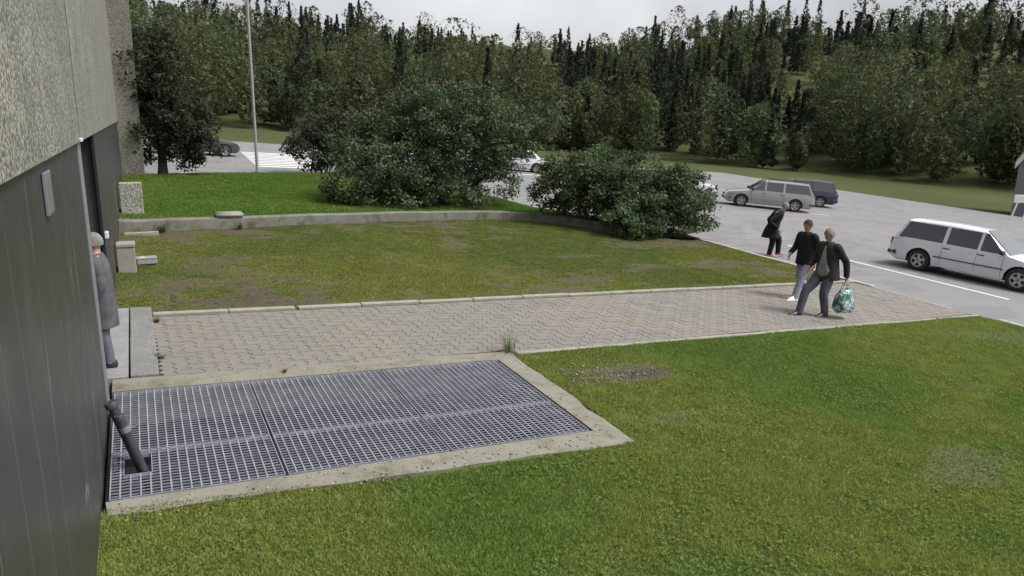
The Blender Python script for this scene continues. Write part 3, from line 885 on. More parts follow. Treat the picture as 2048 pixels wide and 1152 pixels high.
tuft('weed_tuft', S(0.24, 9.15), 40, 0.07, 0.12, 'dark low weed between granite slab and pavers', 'weed', 3, None, (0.06, 0.07, 0.03))
tuft('weed_tuft', S(1.55, 8.33), 34, 0.07, 0.07, 'tiny weed sprouting from the border above the back gratings', 'weed', 4, None, (0.07, 0.08, 0.03))
tuft('weed_tuft', S(0.55, 17.85), 120, 0.26, 0.28, 'grassy weed clump at the foot of the low wall near the building', 'weed', 5, None, (0.06, 0.085, 0.03))
tuft('weed_tuft', S(2.3, 18.42), 80, 0.22, 0.2, 'grassy weed at the foot of the low wall below the stone block', 'weed', 6, None, (0.08, 0.10, 0.04))

def pebbles(name, spots, mat_cols, label, cat, seed, size):
    r = np.random.default_rng(seed); vs = []; fs = []; tn = []
    oc = np.array([(1,0,0),(-1,0,0),(0,1,0),(0,-1,0),(0,0,1),(0,0,-.4)], float)
    of = [(0,2,4),(2,1,4),(1,3,4),(3,0,4),(2,0,5),(1,2,5),(3,1,5),(0,3,5)]
    for (x, y, z) in spots:
        s_ = size * r.uniform(.4, 1.3) * np.array([r.uniform(.7, 1.3), r.uniform(.7, 1.3), r.uniform(.4, .8)])
        a = r.uniform(0, PI); c, s2 = math.cos(a), math.sin(a)
        p = oc * s_ * r.uniform(.8, 1.2, (6, 3)); q = p.copy(); q[:, 0] = c * p[:, 0] - s2 * p[:, 1]; q[:, 1] = s2 * p[:, 0] + c * p[:, 1]
        b0 = len(vs); vs += list(q + np.array([x, y, z])); fs += [tuple(i + b0 for i in f) for f in of]
        tn += [np.array(mat_cols[r.integers(len(mat_cols))]) * r.uniform(.7, 1.25)] * 6
    o = np_mesh(name, vs, fs, M['soil'], np.array(tn), site=True)
    return tag(o, label, cat, kind='stuff')
r = np.random.default_rng(8)
sp = []
while len(sp) < 420:
    x, y = r.normal(5.62, .36), r.normal(7.26, .2)
    sp.append((x, y, 0.0))
pebbles('gravel', sp, [(0.26, 0.25, 0.23), (0.34, 0.33, 0.30), (0.15, 0.14, 0.13)], 'patch of loose grey gravel on the right lawn beside the border', 'gravel', 2, 0.017)
sp = [(r.uniform(-0.2, 4.4), r.uniform(5.48, 5.8), 0.004) for _ in range(240)] + [(r.uniform(0.3, 4.5), 8.2 + abs(r.normal(0, .1)), 0.005) for _ in range(70)] + [(r.uniform(4.32, 4.62), r.uniform(5.5, 8.3), 0.005) for _ in range(40)]
pebbles('leaf_litter', sp, [(0.30, 0.24, 0.15), (0.38, 0.34, 0.25), (0.16, 0.12, 0.08), (0.45, 0.42, 0.36)], 'dry leaf scraps and grit scattered on the concrete border', 'litter', 3, 0.013)
sp = [(r.uniform(0.0, 16), r.uniform(11.4, 17.5), -0.005) for _ in range(170)] + [(r.uniform(4.8, 14), r.uniform(2.5, 8.2), -0.002) for _ in range(160)]
pebbles('fallen_leaves', sp, [(0.30, 0.27, 0.16), (0.22, 0.15, 0.09), (0.34, 0.31, 0.22)], 'small dry leaves and stones scattered over the lawns', 'leaves', 4, 0.016)

# ================================================================== SHRUBS AND TREES
def foliage(centres, per, rad, size, c_out, c_in, mid, R, seed, parent, name='crown', aspect=0.5, droop=0.25):
    """leaf-sized folded quads in clusters round the twig ends"""
    rng = np.random.default_rng(seed)
    centres = np.asarray(centres); nC = len(centres)
    n = nC * per
    c = np.repeat(centres, per, 0)
    d = rng.normal(size=(n, 3)); d /= np.linalg.norm(d, axis=1)[:, None]
    p = c + d * (rng.random(n) ** 0.5)[:, None] * rad * np.array([1, 1, 0.7])
    p[:, 2] = np.maximum(p[:, 2], 0.03)
    nr = rng.normal(size=(n, 3)) * 0.75 + np.array([0, 0, 0.75]) + (p - mid) / R * 0.5
    nr /= np.linalg.norm(nr, axis=1)[:, None]
    u = rng.normal(size=(n, 3)); u[:, 2] -= droop; u -= nr * (u * nr).sum(1)[:, None]; u /= np.linalg.norm(u, axis=1)[:, None]
    v = np.cross(nr, u)
    s_ = size * rng.uniform(0.55, 1.3, n)[:, None]
    V = np.empty((n, 4, 3), np.float32)
    V[:, 0] = p - u * s_; V[:, 1] = p + v * s_ * aspect - nr * s_ * 0.16; V[:, 2] = p + u * s_; V[:, 3] = p - v * s_ * aspect - nr * s_ * 0.16
    cl = np.repeat(rng.random(nC), per)[:, None]
    tint = np.array(c_in) * (1 - cl) + np.array(c_out) * cl
    tint = np.repeat(tint[:, None], 4, 1).reshape(-1, 3)
    return np_mesh(name, V.reshape(-1, 3), np.arange(4 * n).reshape(-1, 4), M['leaf'], tint, parent)

def shrub(name, loc, lobes, ntw, per, rad, size, c_out, c_in, label, cat, seed, stems=9, tr=0.05, group=None, shell=0.55, trunk=False):
    e = empty(name, loc); tag(e, label, cat, group)
    rng = np.random.default_rng(seed)
    tot = sum(l[3] * l[4] * l[5] for l in lobes)
    C = []
    for (x, y, z, a, b, c) in lobes:
        k = int(ntw * a * b * c / tot)
        d = rng.normal(size=(k, 3)); d /= np.linalg.norm(d, axis=1)[:, None]
        rr = (shell + (1 - shell) * rng.random(k) ** .7)[:, None] * rng.uniform(.85, 1.12, (k, 1))
        q = d * rr * np.array([a, b, c]) + np.array([x, y, z]); C.append(q[q[:, 2] > 0.05])
    C = np.concatenate(C); mid = C.mean(0); R = np.abs(C - mid).max()
    foliage(C, per, rad, size, c_out, c_in, mid, R, seed + 1, e)
    b = MB()
    if trunk:
        h0 = lobes[0][2]
        b.tube([(0, 0, -0.3), (0.02, 0, 0.25), (0.05, .03, h0 * .6), (0, 0.05, h0 * 1.3)], [tr * 1.35, tr, tr * .8, tr * .35], 10)
    tips = C[rng.choice(len(C), min(stems, len(C)), replace=False)]
    for t in tips:
        if trunk: st = Vector((0.03, 0.02, lobes[0][2] * rng.uniform(.3, .9)))
        else: st = Vector((mid[0] * .4 + rng.normal() * lobes[0][3] * .25, mid[1] * .4 + rng.normal() * .25, -0.2))
        t = Vector(t); mdl = st.lerp(t, .5) + Vector((rng.normal() * .12, rng.normal() * .12, .15))
        r0 = tr * (.4 if trunk else .8)
        b.tube([st, st.lerp(mdl, .6), mdl, t], [r0, r0 * .75, r0 * .5, r0 * .15], 6)
    b.build('trunk' if trunk else 'stems', M['bark'], e, smooth=True)
    return e

GO, GI = (0.122, 0.168, 0.082), (0.040, 0.062, 0.028)
# big arching shrub behind the wall
shrub('large_shrub', S(9.2, 22.95, 0.17), [(0, 0, 1.9, 3.3, 1.6, 1.7), (-1.3, -.2, 1.5, 2.2, 1.5, 1.45), (1.7, .2, 2.3, 2.5, 1.5, 1.4), (3.4, .5, 2.5, 1.3, 1.1, 0.9), (-1.2, -1.0, 0.6, 2.4, .8, .65), (1.2, -.9, .6, 2.2, .8, .6), (-2.8, -.6, .8, 1.3, .9, .8), (-3.4, -.9, .4, .9, .6, .4), (4.3, .2, 2.9, 1.0, .9, .6), (.3, 0, 3.2, 2.2, 1.4, 1.0)],
      980, 66, 0.36, 0.062, GO, GI, 'large dark green arching shrub behind the middle of the low wall', 'shrub', 11, 26, 0.05)
shrub('corner_shrub', S(14.7, 18.85, 0.1), [(0, 0, 1.1, 2.1, 1.5, 1.1), (-1.3, 1.0, 1.45, 1.6, 1.3, 1.2), (-2.1, 1.5, 1.3, 1.0, .9, 1.0), (1.25, -.7, 1.05, 1.15, 1.1, 1.0), (-.5, -.9, .6, 1.5, .8, .65), (.9, -.95, .5, 1.2, .7, .5), (1.9, -.2, .7, .8, .8, .65), (1.5, -1.25, .3, .9, .5, .32), (.3, -1.45, .3, 1.0, .45, .3), (-.2, .2, 1.7, 1.5, 1.2, .75)],
      640, 72, 0.32, 0.06, (0.118, 0.165, 0.075), (0.033, 0.052, 0.022), 'dense dark shrub at the lawn corner next to the street', 'shrub', 21, 20, 0.045)
shrub('bright_shrub', S(13.75, 17.35, 0.0), [(0, 0, .35, .62, .45, .42), (.5, .1, .3, .5, .4, .35)], 60, 55, 0.2, 0.05, (0.085, 0.13, 0.045), (0.045, 0.075, 0.028), 'low bright green bush at the foot of the dense corner shrub', 'shrub', 31, 6, 0.02)
shrub('dark_tree', S(0.98, 29.2, 0.15), [(0.35, 0, 2.1, 1.75, 1.5, 1.2), (.9, 0, 1.2, 1.5, 1.1, .75), (1.0, 0, .65, 1.0, .8, .45), (-.7, 0, .9, .6, .7, .6), (-.1, 0, 3.4, 1.4, 1.3, 1.2), (0.2, 0, 4.5, .9, .9, .9)],
      330, 60, 0.34, 0.07, (0.05, 0.065, 0.035), (0.018, 0.026, 0.013), 'dark drooping tree at the edge of the bright lawn by the building', 'tree', 41, 14, 0.16, None, .35, True)
shrub('round_shrub', S(7.55, 33.0, 0.1), [(0, 0, 1.2, 1.45, 1.3, 1.1), (1.2, .3, 1.5, 1.3, 1.2, 1.2), (.4, 0, 2.1, 1.2, 1.1, .8)], 240, 60, 0.34, 0.07, (0.07, 0.082, 0.05), (0.022, 0.03, 0.017), 'rounded dark shrub at the far lawn edge beside the crossing', 'shrub', 51, 10, 0.05)

# ---- wooded hill beyond the street
def wood():
    rng = np.random.default_rng(77)
    P_, F_, T_ = [], [], []
    cnt = 0; base = 0
    while cnt < 1400:
        th = math.radians(rng.uniform(-38, 38)) + PSI
        rr = 108 + 250 * rng.random() ** 1.3
        x, y = math.sin(th) * rr, math.cos(th) * rr
        z = float(terrain_z(np.array([x]), np.array([y]))[0])
        h = rng.uniform(5, 11) + (rng.random() < .25) * rng.uniform(2, 7); conif = float(fbm(np.array([x / 22.]), np.array([y / 22.]), 88, 2)[0]) + rng.normal() * .08 > 0.52
        n = int(1100 if rr < 190 else 480)
        t = rng.random(n)
        if conif:
            prof = (1 - t) * (0.75 + 0.25 * np.sin(t * 40 + rng.uniform(0, 6))) * h * 0.2
            zz = h * (0.06 + 0.94 * t)
        else:
            prof = np.sqrt(np.clip(1 - (2 * t - 1) ** 2, 0, 1)) * h * rng.uniform(.28, .46); zz = h * (0.10 + 0.9 * t)
        a = rng.uniform(0, 2 * PI, n); q = prof * (0.55 + 0.45 * rng.random(n) ** .5)
        if not conif: q = q * (0.75 + 0.35 * np.sin(3 * a + 5 * t + cnt))
        c = np.stack([x + np.cos(a) * q, y + np.sin(a) * q, z + zz], -1)
        s_ = (0.26 if rr < 190 else 0.42) * rng.uniform(.6, 1.3, n)
        d1 = rng.normal(size=(n, 3)); d2 = rng.normal(size=(n, 3))
        V = np.stack([c + d1 * s_[:, None] * .6, c + d2 * s_[:, None] * .6, c - (d1 + d2) * s_[:, None] * .5], 1)
        P_.append(V.reshape(-1, 3))
        col = (np.array([0.030, 0.042, 0.026]) if conif else np.array([0.075, 0.095, 0.04]) * np.array([rng.uniform(.75, 1.35), 1, 1])) * rng.uniform(.65, 1.35)
        T_.append(np.tile(col, (3 * n, 1))); cnt += 1
    Vv = np.concatenate(P_)
    o = np_mesh('woodland', Vv, np.arange(len(Vv)).reshape(-1, 3), M['leaf'], np.concatenate(T_))
    tag(o, 'dark wooded hillside rising beyond the street', 'woodland', kind='stuff')
wood()

# ---- grey post by the crossing
po = empty('street_post', S(4.62, 31.45, 0.1)); tag(po, 'thin grey metal post at the lawn edge in front of the crossing', 'post')
b = MB(); b.tube([(0, 0, -0.3), (0, 0, 3), (0, 0, 9.6)], [0.062, 0.06, 0.05], 12); b.build('shaft', M['grey_box'], po, smooth=True)
b = MB(); b.tube([(0, 0, -0.02), (0, 0, 0.10)], 0.09, 12); b.build('base_collar', M['grey_box'], po, smooth=True)

# ================================================================== CARS
def lerp_tab(tab, x):
    for (x0, y0), (x1, y1) in zip(tab[:-1], tab[1:]):
        if x <= x1: 
            t = 0 if x1 == x0 else max(0, (x - x0) / (x1 - x0)); t = t * t * (3 - 2 * t) if False else t
            return y0 + (y1 - y0) * t
    return tab[-1][1]

def car(name, label, loc, rz, body_mat, L=4.55, W=1.74, H=1.47, wagon=True, roofbar=False, group=None):
    e = bpy.data.objects.new(name, None); link(e)
    e.matrix_world = Matrix.Translation(loc) @ SLOPE @ Matrix.Rotation(rz, 4, 'Z')
    tag(e, label, 'car', group)
    hl = L / 2; xf, xr = hl - 0.86, -hl + 0.98; RW = 0.315; RA = 0.375
    belt = [(-hl, 0.62), (-hl + 0.05, 0.84), (-hl + 0.3, 0.93), (0.0, 0.92), (hl * .42, 0.90), (hl - 0.9, 0.83), (hl - 0.25, 0.72), (hl - 0.06, 0.62), (hl, 0.50)]
    plan = [(-hl, 0.78), (-hl + .12, 0.90), (-hl + .5, 0.985), (0, 1.0), (hl - .9, 0.98), (hl - .4, 0.92), (hl - .12, 0.80), (hl, 0.62)]
    def bottom(x):
        z = 0.24 + 0.10 * max(0, (abs(x) - hl + .25) / .25)
        for xc in (xf, xr):
            if abs(x - xc) < RA: z = max(z, RW + math.sqrt(RA * RA - (x - xc) ** 2))
        return z
    def side_w(z): return lerp_tab([(0.2, 0.95), (0.45, 1.0), (0.65, 1.0), (0.95, 0.93)], z)
    xs = sorted(set([round(-hl + L * i / 36, 4) for i in range(37)] + [xc + RA * math.cos(PI * k / 10) for xc in (xf, xr) for k in range(11)] + [xc + s_ * (RA + .001) for xc in (xf, xr) for s_ in (-1, 1)]))
    def section(x):
        zb, zt = bottom(x), lerp_tab(belt, x); zt = max(zt, zb + .03); hw = W / 2 * lerp_tab(plan, x)
        pts = []
        for f in (0, .22, .5, .78, 1.0):
            z = zb + (zt - zb) * f; pts.append((x, hw * side_w(z), z))
        pts.append((x, hw * side_w(zt) * .86, zt + .025)); pts.append((x, 0, zt + .045))
        return pts + [(p[0], -p[1], p[2]) for p in pts[-2::-1]]
    secs = [section(x) for x in xs]; n = len(secs[0])
    b = MB(); b.add([p for s_ in secs for p in s_], [(i*n + k, i*n + k + 1, (i+1)*n + k + 1, (i+1)*n + k) for i in range(len(xs) - 1) for k in range(n - 1)] + [tuple(range(n)), tuple((len(xs) - 1) * n + k for k in reversed(range(n)))])
    body = b.build('body', body_mat, e, smooth=True, angle=50)
    b = MB(); b.box(-hl + .2, hl - .2, -W * .36, W * .36, 0.2, 0.62); b.build('underbody', M['black_plastic'], e)
    # cabin
    zb = 0.88
    if wagon: xa, xb, xc_, xd = hl * .47, hl * .12, -hl + .42, -hl + .10
    else: xa, xb, xc_, xd = hl * .47, hl * .10, -hl * .40, -hl * .72
    wb, wr = W / 2 * .915, W / 2 * .70
    def roof(x):
        if x > xb: return zb + (H - zb) * (xa - x) / (xa - xb)
        if x < xc_: return zb + (H - zb) * (x - xd) / (xc_ - xd)
        return H + 0.03 * math.sin(PI * (x - xc_) / (xb - xc_)) - .03
    def cw(z): return wb + (wr - wb) * (z - zb) / (H - zb)
    cx = [xd, xd + (xc_ - xd) * .5, xc_ - .01, xc_ + .1] + [xc_ + .1 + (xb - xc_ - .2) * i / 6 for i in range(1, 7)] + [xb + .02, xb + (xa - xb) * .3, xb + (xa - xb) * .65, xa]
    secs = []
    for x in cx:
        z = max(roof(x), zb + .005); tz = max(z - .05, zb + .002)
        secs.append([(x, cw(zb), zb), (x, cw(tz), tz), (x, cw(z) * .93, z - .008), (x, 0, z + .012), (x, -cw(z) * .93, z - .008), (x, -cw(tz), tz), (x, -cw(zb), zb)])
    n = 7; b = MB(); b.add([p for s_ in secs for p in s_], [(i*n + k, i*n + k + 1, (i+1)*n + k + 1, (i+1)*n + k) for i in range(len(cx) - 1) for k in range(n - 1)])
    b.build('cabin', body_mat, e, smooth=True, angle=35)
    # side windows
    zl, zu = zb + .035, H - .085
    def slant(x0, x1, z): return x0 + (x1 - x0) * (z - zb) / (H - zb)
    if wagon: spans = [((xa - .10, xb + .02), (.30, .30)), ((.22, .22), (-.62, -.62)), ((-.72, -.72), (xd + .14, xc_ + .06))]
    else: spans = [((xa - .10, xb + .02), (.22, .22)), ((.14, .14), (xd + .35, xc_ + .05))]
    for s_ in (-1, 1):
        for (fa, fb), (ra, rb) in spans:
            q = [(slant(fa, fb, zl), zl), (slant(fa, fb, zu), zu), (slant(ra, rb, zu), zu), (slant(ra, rb, zl), zl)]
            b = MB(); b.add([(x, s_ * (cw(z) + o), z) for o in (.004, -.02) for (x, z) in q], [(0, 1, 2, 3), (7, 6, 5, 4), (0, 4, 5, 1), (1, 5, 6, 2), (2, 6, 7, 3), (3, 7, 4, 0)]); b.build('window', M['car_glass'], e)
    for (x0, x1, nm) in ((xa - .03, xb + .02, 'windscreen'), (xd + .03, xc_ - .01, 'rear_window')):
        sg = 1 if nm == 'windscreen' else -1
        q = []
        for x in (x0, x1):
            z = roof(x)
            q += [(x + sg * .012, -cw(z) * .86, z + .012), (x + sg * .012, cw(z) * .86, z + .012)]
        b = MB(); b.add(q + [(p[0] - sg * .02, p[1], p[2] - .02) for p in q], [(0, 1, 3, 2), (4, 6, 7, 5), (0, 2, 6, 4), (1, 5, 7, 3), (0, 4, 5, 1), (2, 3, 7, 6)]); b.build(nm, M['car_glass'], e)
    # wheels
    for x in (xf, xr):
        for s_ in (-1, 1):
            y = s_ * (W / 2 * .985 - .10)
            wh = bpy.data.objects.new('wheel', None); link(wh, e); wh.location = (x, y, RW)
            prof = [(-.1, .20), (-.1, .285), (-.07, RW), (.07, RW), (.1, .285), (.1, .20)]
            N = 24; vs = [(r_ * math.cos(2*PI*k/N), yy, r_ * math.sin(2*PI*k/N)) for k in range(N) for (yy, r_) in prof]; np_ = len(prof)
            b = MB(); b.add(vs, [(k*np_ + j, k*np_ + j + 1, ((k+1) % N)*np_ + j + 1, ((k+1) % N)*np_ + j) for k in range(N) for j in range(np_ - 1)]); b.build('tyre', M['tyre'], wh, smooth=True)
            b = MB(); yo = s_ * .085
            b.add([(.205 * math.cos(2*PI*k/N), yo - s_ * .06, .205 * math.sin(2*PI*k/N)) for k in range(N)], [tuple(range(N))], 1)
            vs = [(r_ * math.cos(2*PI*k/N), yy, r_ * math.sin(2*PI*k/N)) for k in range(N) for (yy, r_) in ((yo - s_*.03, .215), (yo + s_*.012, .21), (yo, .175))]
            b.add(vs, [(k*3 + j, k*3 + j + 1, ((k+1) % N)*3 + j + 1, ((k+1) % N)*3 + j) for k in range(N) for j in range(2)])
            for k in range(5):
                a = 2 * PI * k / 5 + .3; d = Vector((math.cos(a), 0, math.sin(a))); t_ = Vector((-math.sin(a), 0, math.cos(a)))
                q = [d * .02 - t_ * .04, d * .19 - t_ * .035, d * .19 + t_ * .035, d * .02 + t_ * .04]
                b.add([(v.x, yo - s_ * .004, v.z) for v in q] + [(v.x, yo - s_ * .04, v.z) for v in q], [(0, 1, 2, 3), (7, 6, 5, 4), (0, 4, 5, 1), (1, 5, 6, 2), (2, 6, 7, 3), (3, 7, 4, 0)])
            b.build('rim', [M['rim'], M['black_plastic']], wh)
    # lamps, mirrors, handles, seams, bumpers, plates
    for s_ in (-1, 1):
        b = MB(); y0 = s_ * W * .30
        b.tube([(hl - .22, y0 + s_ * .08, .63), (hl - .10, y0, .60), (hl - .075, y0 - s_ * .10, .58)], [.055, .075, .055], 10); b.build('headlight', M['lens'], e, smooth=True)
        b = MB(); b.box(-hl - .004, -hl + .06, s_ * W * .37 - .05, s_ * W * .37 + .05, .60, .86); b.build('tail_light', M['tail'], e, bevel=.02)
        b = MB(); b.tube([(xa - .16, s_ * (wb + .0), zb + .06), (xa - .15, s_ * (wb + .10), zb + .09), (xa - .16, s_ * (wb + .20), zb + .09)], [.03, .075, .055], 8); b.build('mirror', M['black_plastic'] if wagon else body_mat, e, smooth=True)
        for xh in ((.36, -.56) if wagon else (.28,)):
            hw = W / 2 * lerp_tab(plan, xh) * side_w(.80)
            b = MB(); b.box(xh - .09, xh + .09, s_ * hw - .012, s_ * hw + .014, .785, .815); b.build('door_handle', M['black_plastic'] if wagon else body_mat, e, bevel=.006)
        for xsm in ((xa - .12, .26, -.68) if wagon else (xa - .12, .18)):
            pts = [(xsm, s_ * (W / 2 * lerp_tab(plan, xsm) * side_w(z) + .0015), z) for z in (.30, .45, .6, .75, .88)]
            b = MB(); b.add([(p[0] - .005, p[1], p[2]) for p in pts] + [(p[0] + .005, p[1], p[2]) for p in pts], [(k, k + 1, 6 + k, 5 + k) for k in range(4)]); b.build('door_seam', M['black_plastic'], e)
        pts = [(x, s_ * (W / 2 * lerp_tab(plan, x) * side_w(.52) + .012), .52) for x in [xr + RA + .03 + (xf - xr - 2 * RA - .06) * i / 8 for i in range(9)]]
        b = MB(); b.tube(pts, .016, 6); b.build('side_moulding', M['black_plastic'] if name != 'station_wagon' else body_mat, e)
    b = MB(); b.tube([(hl - .34, -W * .42, .42), (hl - .08, -W * .30, .40), (hl + .0, 0, .39), (hl - .08, W * .30, .40), (hl - .34, W * .42, .42)], .075, 10); b.build('bumper', M['black_plastic'], e, smooth=True)
    b = MB(); b.tube([(-hl + .28, -W * .45, .44), (-hl + .02, -W * .38, .42), (-hl - .03, 0, .42), (-hl + .02, W * .38, .42), (-hl + .28, W * .45, .44)], .075, 10); b.build('bumper', M['black_plastic'], e, smooth=True)
    b = MB(); b.box(hl + .072, hl + .082, -.26, .26, .35, .46); b.build('number_plate', M['plate'], e)
    b = MB(); b.box(-hl - .115, -hl - .105, -.26, .26, .37, .48); b.build('number_plate', M['plate'], e)
    b = MB(); b.box(hl - .10, hl - .0, -.33, .33, .50, .60); b.build('grille', M['black_plastic'], e, bevel=.01)
    if roofbar:
        for s_ in (-1, 1):
            b = MB(); b.tube([(xb - .1, s_ * wr * .9, H - .02), (xb - .25, s_ * wr * .9, H + .05), (xc_ + .25, s_ * wr * .9, H + .05), (xc_ + .1, s_ * wr * .9, H - .02)], .018, 6); b.build('roof_rail', M['dark_frame'], e)
    return e

# the wagon faces left in view
ca = math.atan2(0.62, -0.785)
fwd = Vector((math.cos(ca), math.sin(ca)))
fw_pos = Vector((28.2, 27.45))                          # near front wheel on the ground
side = Vector((-fwd.y, fwd.x))                           # car's left, towards the viewer
c0 = fw_pos - fwd * (4.55 / 2 - 0.86) - side * 0.77
car('station_wagon', 'silver station wagon parked across the street behind the person in black', S(c0.x, c0.y, -0.1), ca, M['silver'], roofbar=True)
def car_at(name, label, x, y, a, mat, **k): return car(name, label, S(x, y, -0.1), a, mat, **k)
c1 = c0 + fwd * 4.85 + side * 0.45
car_at('white_car', 'white car parked in front of the silver wagon, mostly behind the corner shrub', c1.x, c1.y, ca, M['white_car'], wagon=False, L=4.3, H=1.43)
c2 = c0 - side * 5.0 - fwd * 2.4
car_at('navy_car', 'dark blue car parked behind the silver wagon', c2.x, c2.y, ca, M['navy_car'], wagon=True, L=4.4, H=1.5)
car_at('charcoal_car', 'dark car on the street beyond the drooping tree', 3.0, 42.2, 0.12, M['charcoal_car'], wagon=False, L=4.4, H=1.43)
car_at('white_car', 'white car parked far back between the large shrub and the corner shrub', 23.2, 43.2, math.radians(160), M['white_car'], wagon=False, L=4.3, H=1.43)
car_at('white_car', 'white car standing at the right edge of the view on the street', 21.9, 11.75, math.radians(-82), M['white_car'], wagon=True, L=4.5, H=1.5)

# ---- steep-roofed grey building beyond the street, white verge boards
gbs = S(57.6, 29.4, 0)
gb = empty('gabled_building', (gbs.x, gbs.y, gbs.z - 0.4), math.atan2(-0.89, 0.46))
tag(gb, 'grey building with a white roof verge at the right edge beyond the street', 'building')
M['grey_render'] = plain('grey_render', (0.20, 0.20, 0.215), 0.85, 0, 0.08, 2)
M['roof'] = plain('roof_sheet', (0.09, 0.085, 0.11), 0.7, 0, 0.15, 4)
poly = [(0, 0), (9, 0), (9, 4.2), (4.5, 11.6), (0, 4.2)]
b = MB(); vs = [(x, 0, z) for x, z in poly] + [(x, 8, z) for x, z in poly]; b.add(vs, [(0, 1, 2, 3, 4), (9, 8, 7, 6, 5), (0, 5, 6, 1), (1, 6, 7, 2), (0, 4, 9, 5)]); b.build('wall', M['grey_render'], gb)
for sgn, (xa, xb) in ((1, (-0.25, 4.5)), (-1, (9.25, 4.5))):
    za, zb_ = 3.80, 11.63
    b = MB(); vs = [(xa, -.32, za), (xb, -.32, zb_), (xb, 8.3, zb_), (xa, 8.3, za)]; b.add(vs + [(v[0], v[1], v[2] + .18) for v in vs], [(3, 2, 1, 0), (4, 5, 6, 7), (0, 1, 5, 4), (1, 2, 6, 5), (2, 3, 7, 6), (3, 0, 4, 7)]); rf = b.build('roof', M['roof'], gb)
    b = MB(); vs = [(xa, -.37, za - .3), (xb, -.37, zb_ - .3), (xb, -.325, zb_ - .3), (xa, -.325, za - .3)]; b.add(vs + [(v[0], v[1], v[2] + .5) for v in vs], [(3, 2, 1, 0), (4, 5, 6, 7), (0, 1, 5, 4), (1, 2, 6, 5), (2, 3, 7, 6), (3, 0, 4, 7)]); b.build('verge_board', M['white_plastic'], rf)
for xw_ in (1.6, 5.6):
    b = MB(); b.box(xw_, xw_ + 1.5, -.05, .03, 1.3, 2.7); wd = b.build('window', M['white_plastic'], gb)
    b = MB(); b.box(xw_ + .1, xw_ + 1.4, -.07, -.052, 1.4, 2.6); b.build('pane', M['glass'], wd)
bo = empty('board_sign', S(50.3, 24.9, -0.1), math.atan2(-0.46, 0.887)); tag(bo, 'white board on splayed legs near the right edge beyond the street', 'sign')
b = MB(); b.box(-.75, .55, -.03, .03, 1.15, 1.65); b.build('board', M['white_plastic'], bo, bevel=.01)
for x0, x1 in ((.3, .0), (-.5, -.75)):
    b = MB(); b.tube([(x1 - .1, -.1, 0), (x0, 0, 1.16)], .05, 8); b.build('leg', M['white_plastic'], bo)

# ================================================================== PEOPLE
def skin_body(V_, E_, R_, root, name, mats, parent, sub=1):
    me = bpy.data.meshes.new(name); me.from_pydata(V_, E_, [])
    o = bpy.data.objects.new(name, me); link(o)
    md = o.modifiers.new('skin', 'SKIN'); md.use_smooth_shade = True
    sv = me.skin_vertices[0].data
    for i, r_ in enumerate(R_):
        sv[i].radius = (r_, r_) if not hasattr(r_, '__len__') else r_
        sv[i].use_root = (i == root)
    s_ = o.modifiers.new('sub', 'SUBSURF'); s_.levels = sub; s_.render_levels = sub
    bpy.context.view_layer.update()
    dg = bpy.context.evaluated_depsgraph_get()
    nm = bpy.data.meshes.new_from_object(o.evaluated_get(dg))
    bpy.data.objects.remove(o)
    nm.name = name; nm.materials.clear()
    for mm in mats: nm.materials.append(mm)
    nm.polygons.foreach_set('use_smooth', [True] * len(nm.polygons))
    ob = bpy.data.objects.new(name, nm); link(ob, parent)
    return ob

def spline(P_, n=5):
    P_ = [Vector(p) for p in P_]; Q = [P_[0] * 2 - P_[1]] + P_ + [P_[-1] * 2 - P_[-2]]; out = []
    for i in range(1, len(Q) - 2):
        for k in range(n):
            t = k / n
            out.append(0.5 * ((2 * Q[i]) + (-Q[i-1] + Q[i+1]) * t + (2*Q[i-1] - 5*Q[i] + 4*Q[i+1] - Q[i+2]) * t*t + (-Q[i-1] + 3*Q[i] - 3*Q[i+1] + Q[i+2]) * t**3))
    return out + [P_[-1]]
def lin(a, n): 
    out = []
    for i in range(len(a) - 1): out += [a[i] + (a[i+1] - a[i]) * k / n for k in range(n)]
    return out + [a[-1]]

def loft(b, rings, n=18, mi=0, wob=0.0, seed=0):
    r = random.Random(seed); vs = []
    for (c, rx, ry) in rings:
        for k in range(n):
            a = 2 * PI * k / n; w_ = 1 + wob * r.uniform(-1, 1)
            vs.append((c[0] + rx * math.cos(a) * w_, c[1] + ry * math.sin(a) * w_, c[2]))
    m_ = len(rings)
    fs = [(i*n + k, i*n + (k+1) % n, (i+1)*n + (k+1) % n, (i+1)*n + k) for i in range(m_ - 1) for k in range(n)]
    fs += [tuple(range(n - 1, -1, -1)), tuple((m_ - 1) * n + k for k in range(n))]
    b.add(vs, fs, mi)

def cloth(name, c, rough=0.85):
    t = NT(name); f = t.noise(9, 6, 0.65); g = t.noise(180, 2)
    t.bump(f, 0.6, 0.02)
    return t.done(t.ramp(f, [(0.3, tuple(x * .7 for x in c)), (0.7, tuple(x * 1.25 for x in c))]), rough, 0, 0.25)
SKIN = plain('skin', (0.42, 0.26, 0.20), 0.55, 0, 0.08, 20)
LIP = plain('lips', (0.33, 0.14, 0.12), 0.5); EYE = plain('eyes', (0.03, 0.02, 0.02), 0.3)
HAIRG = cloth('grey_hair', (0.22, 0.21, 0.20)); HAIRD = cloth('brown_hair', (0.05, 0.035, 0.025))

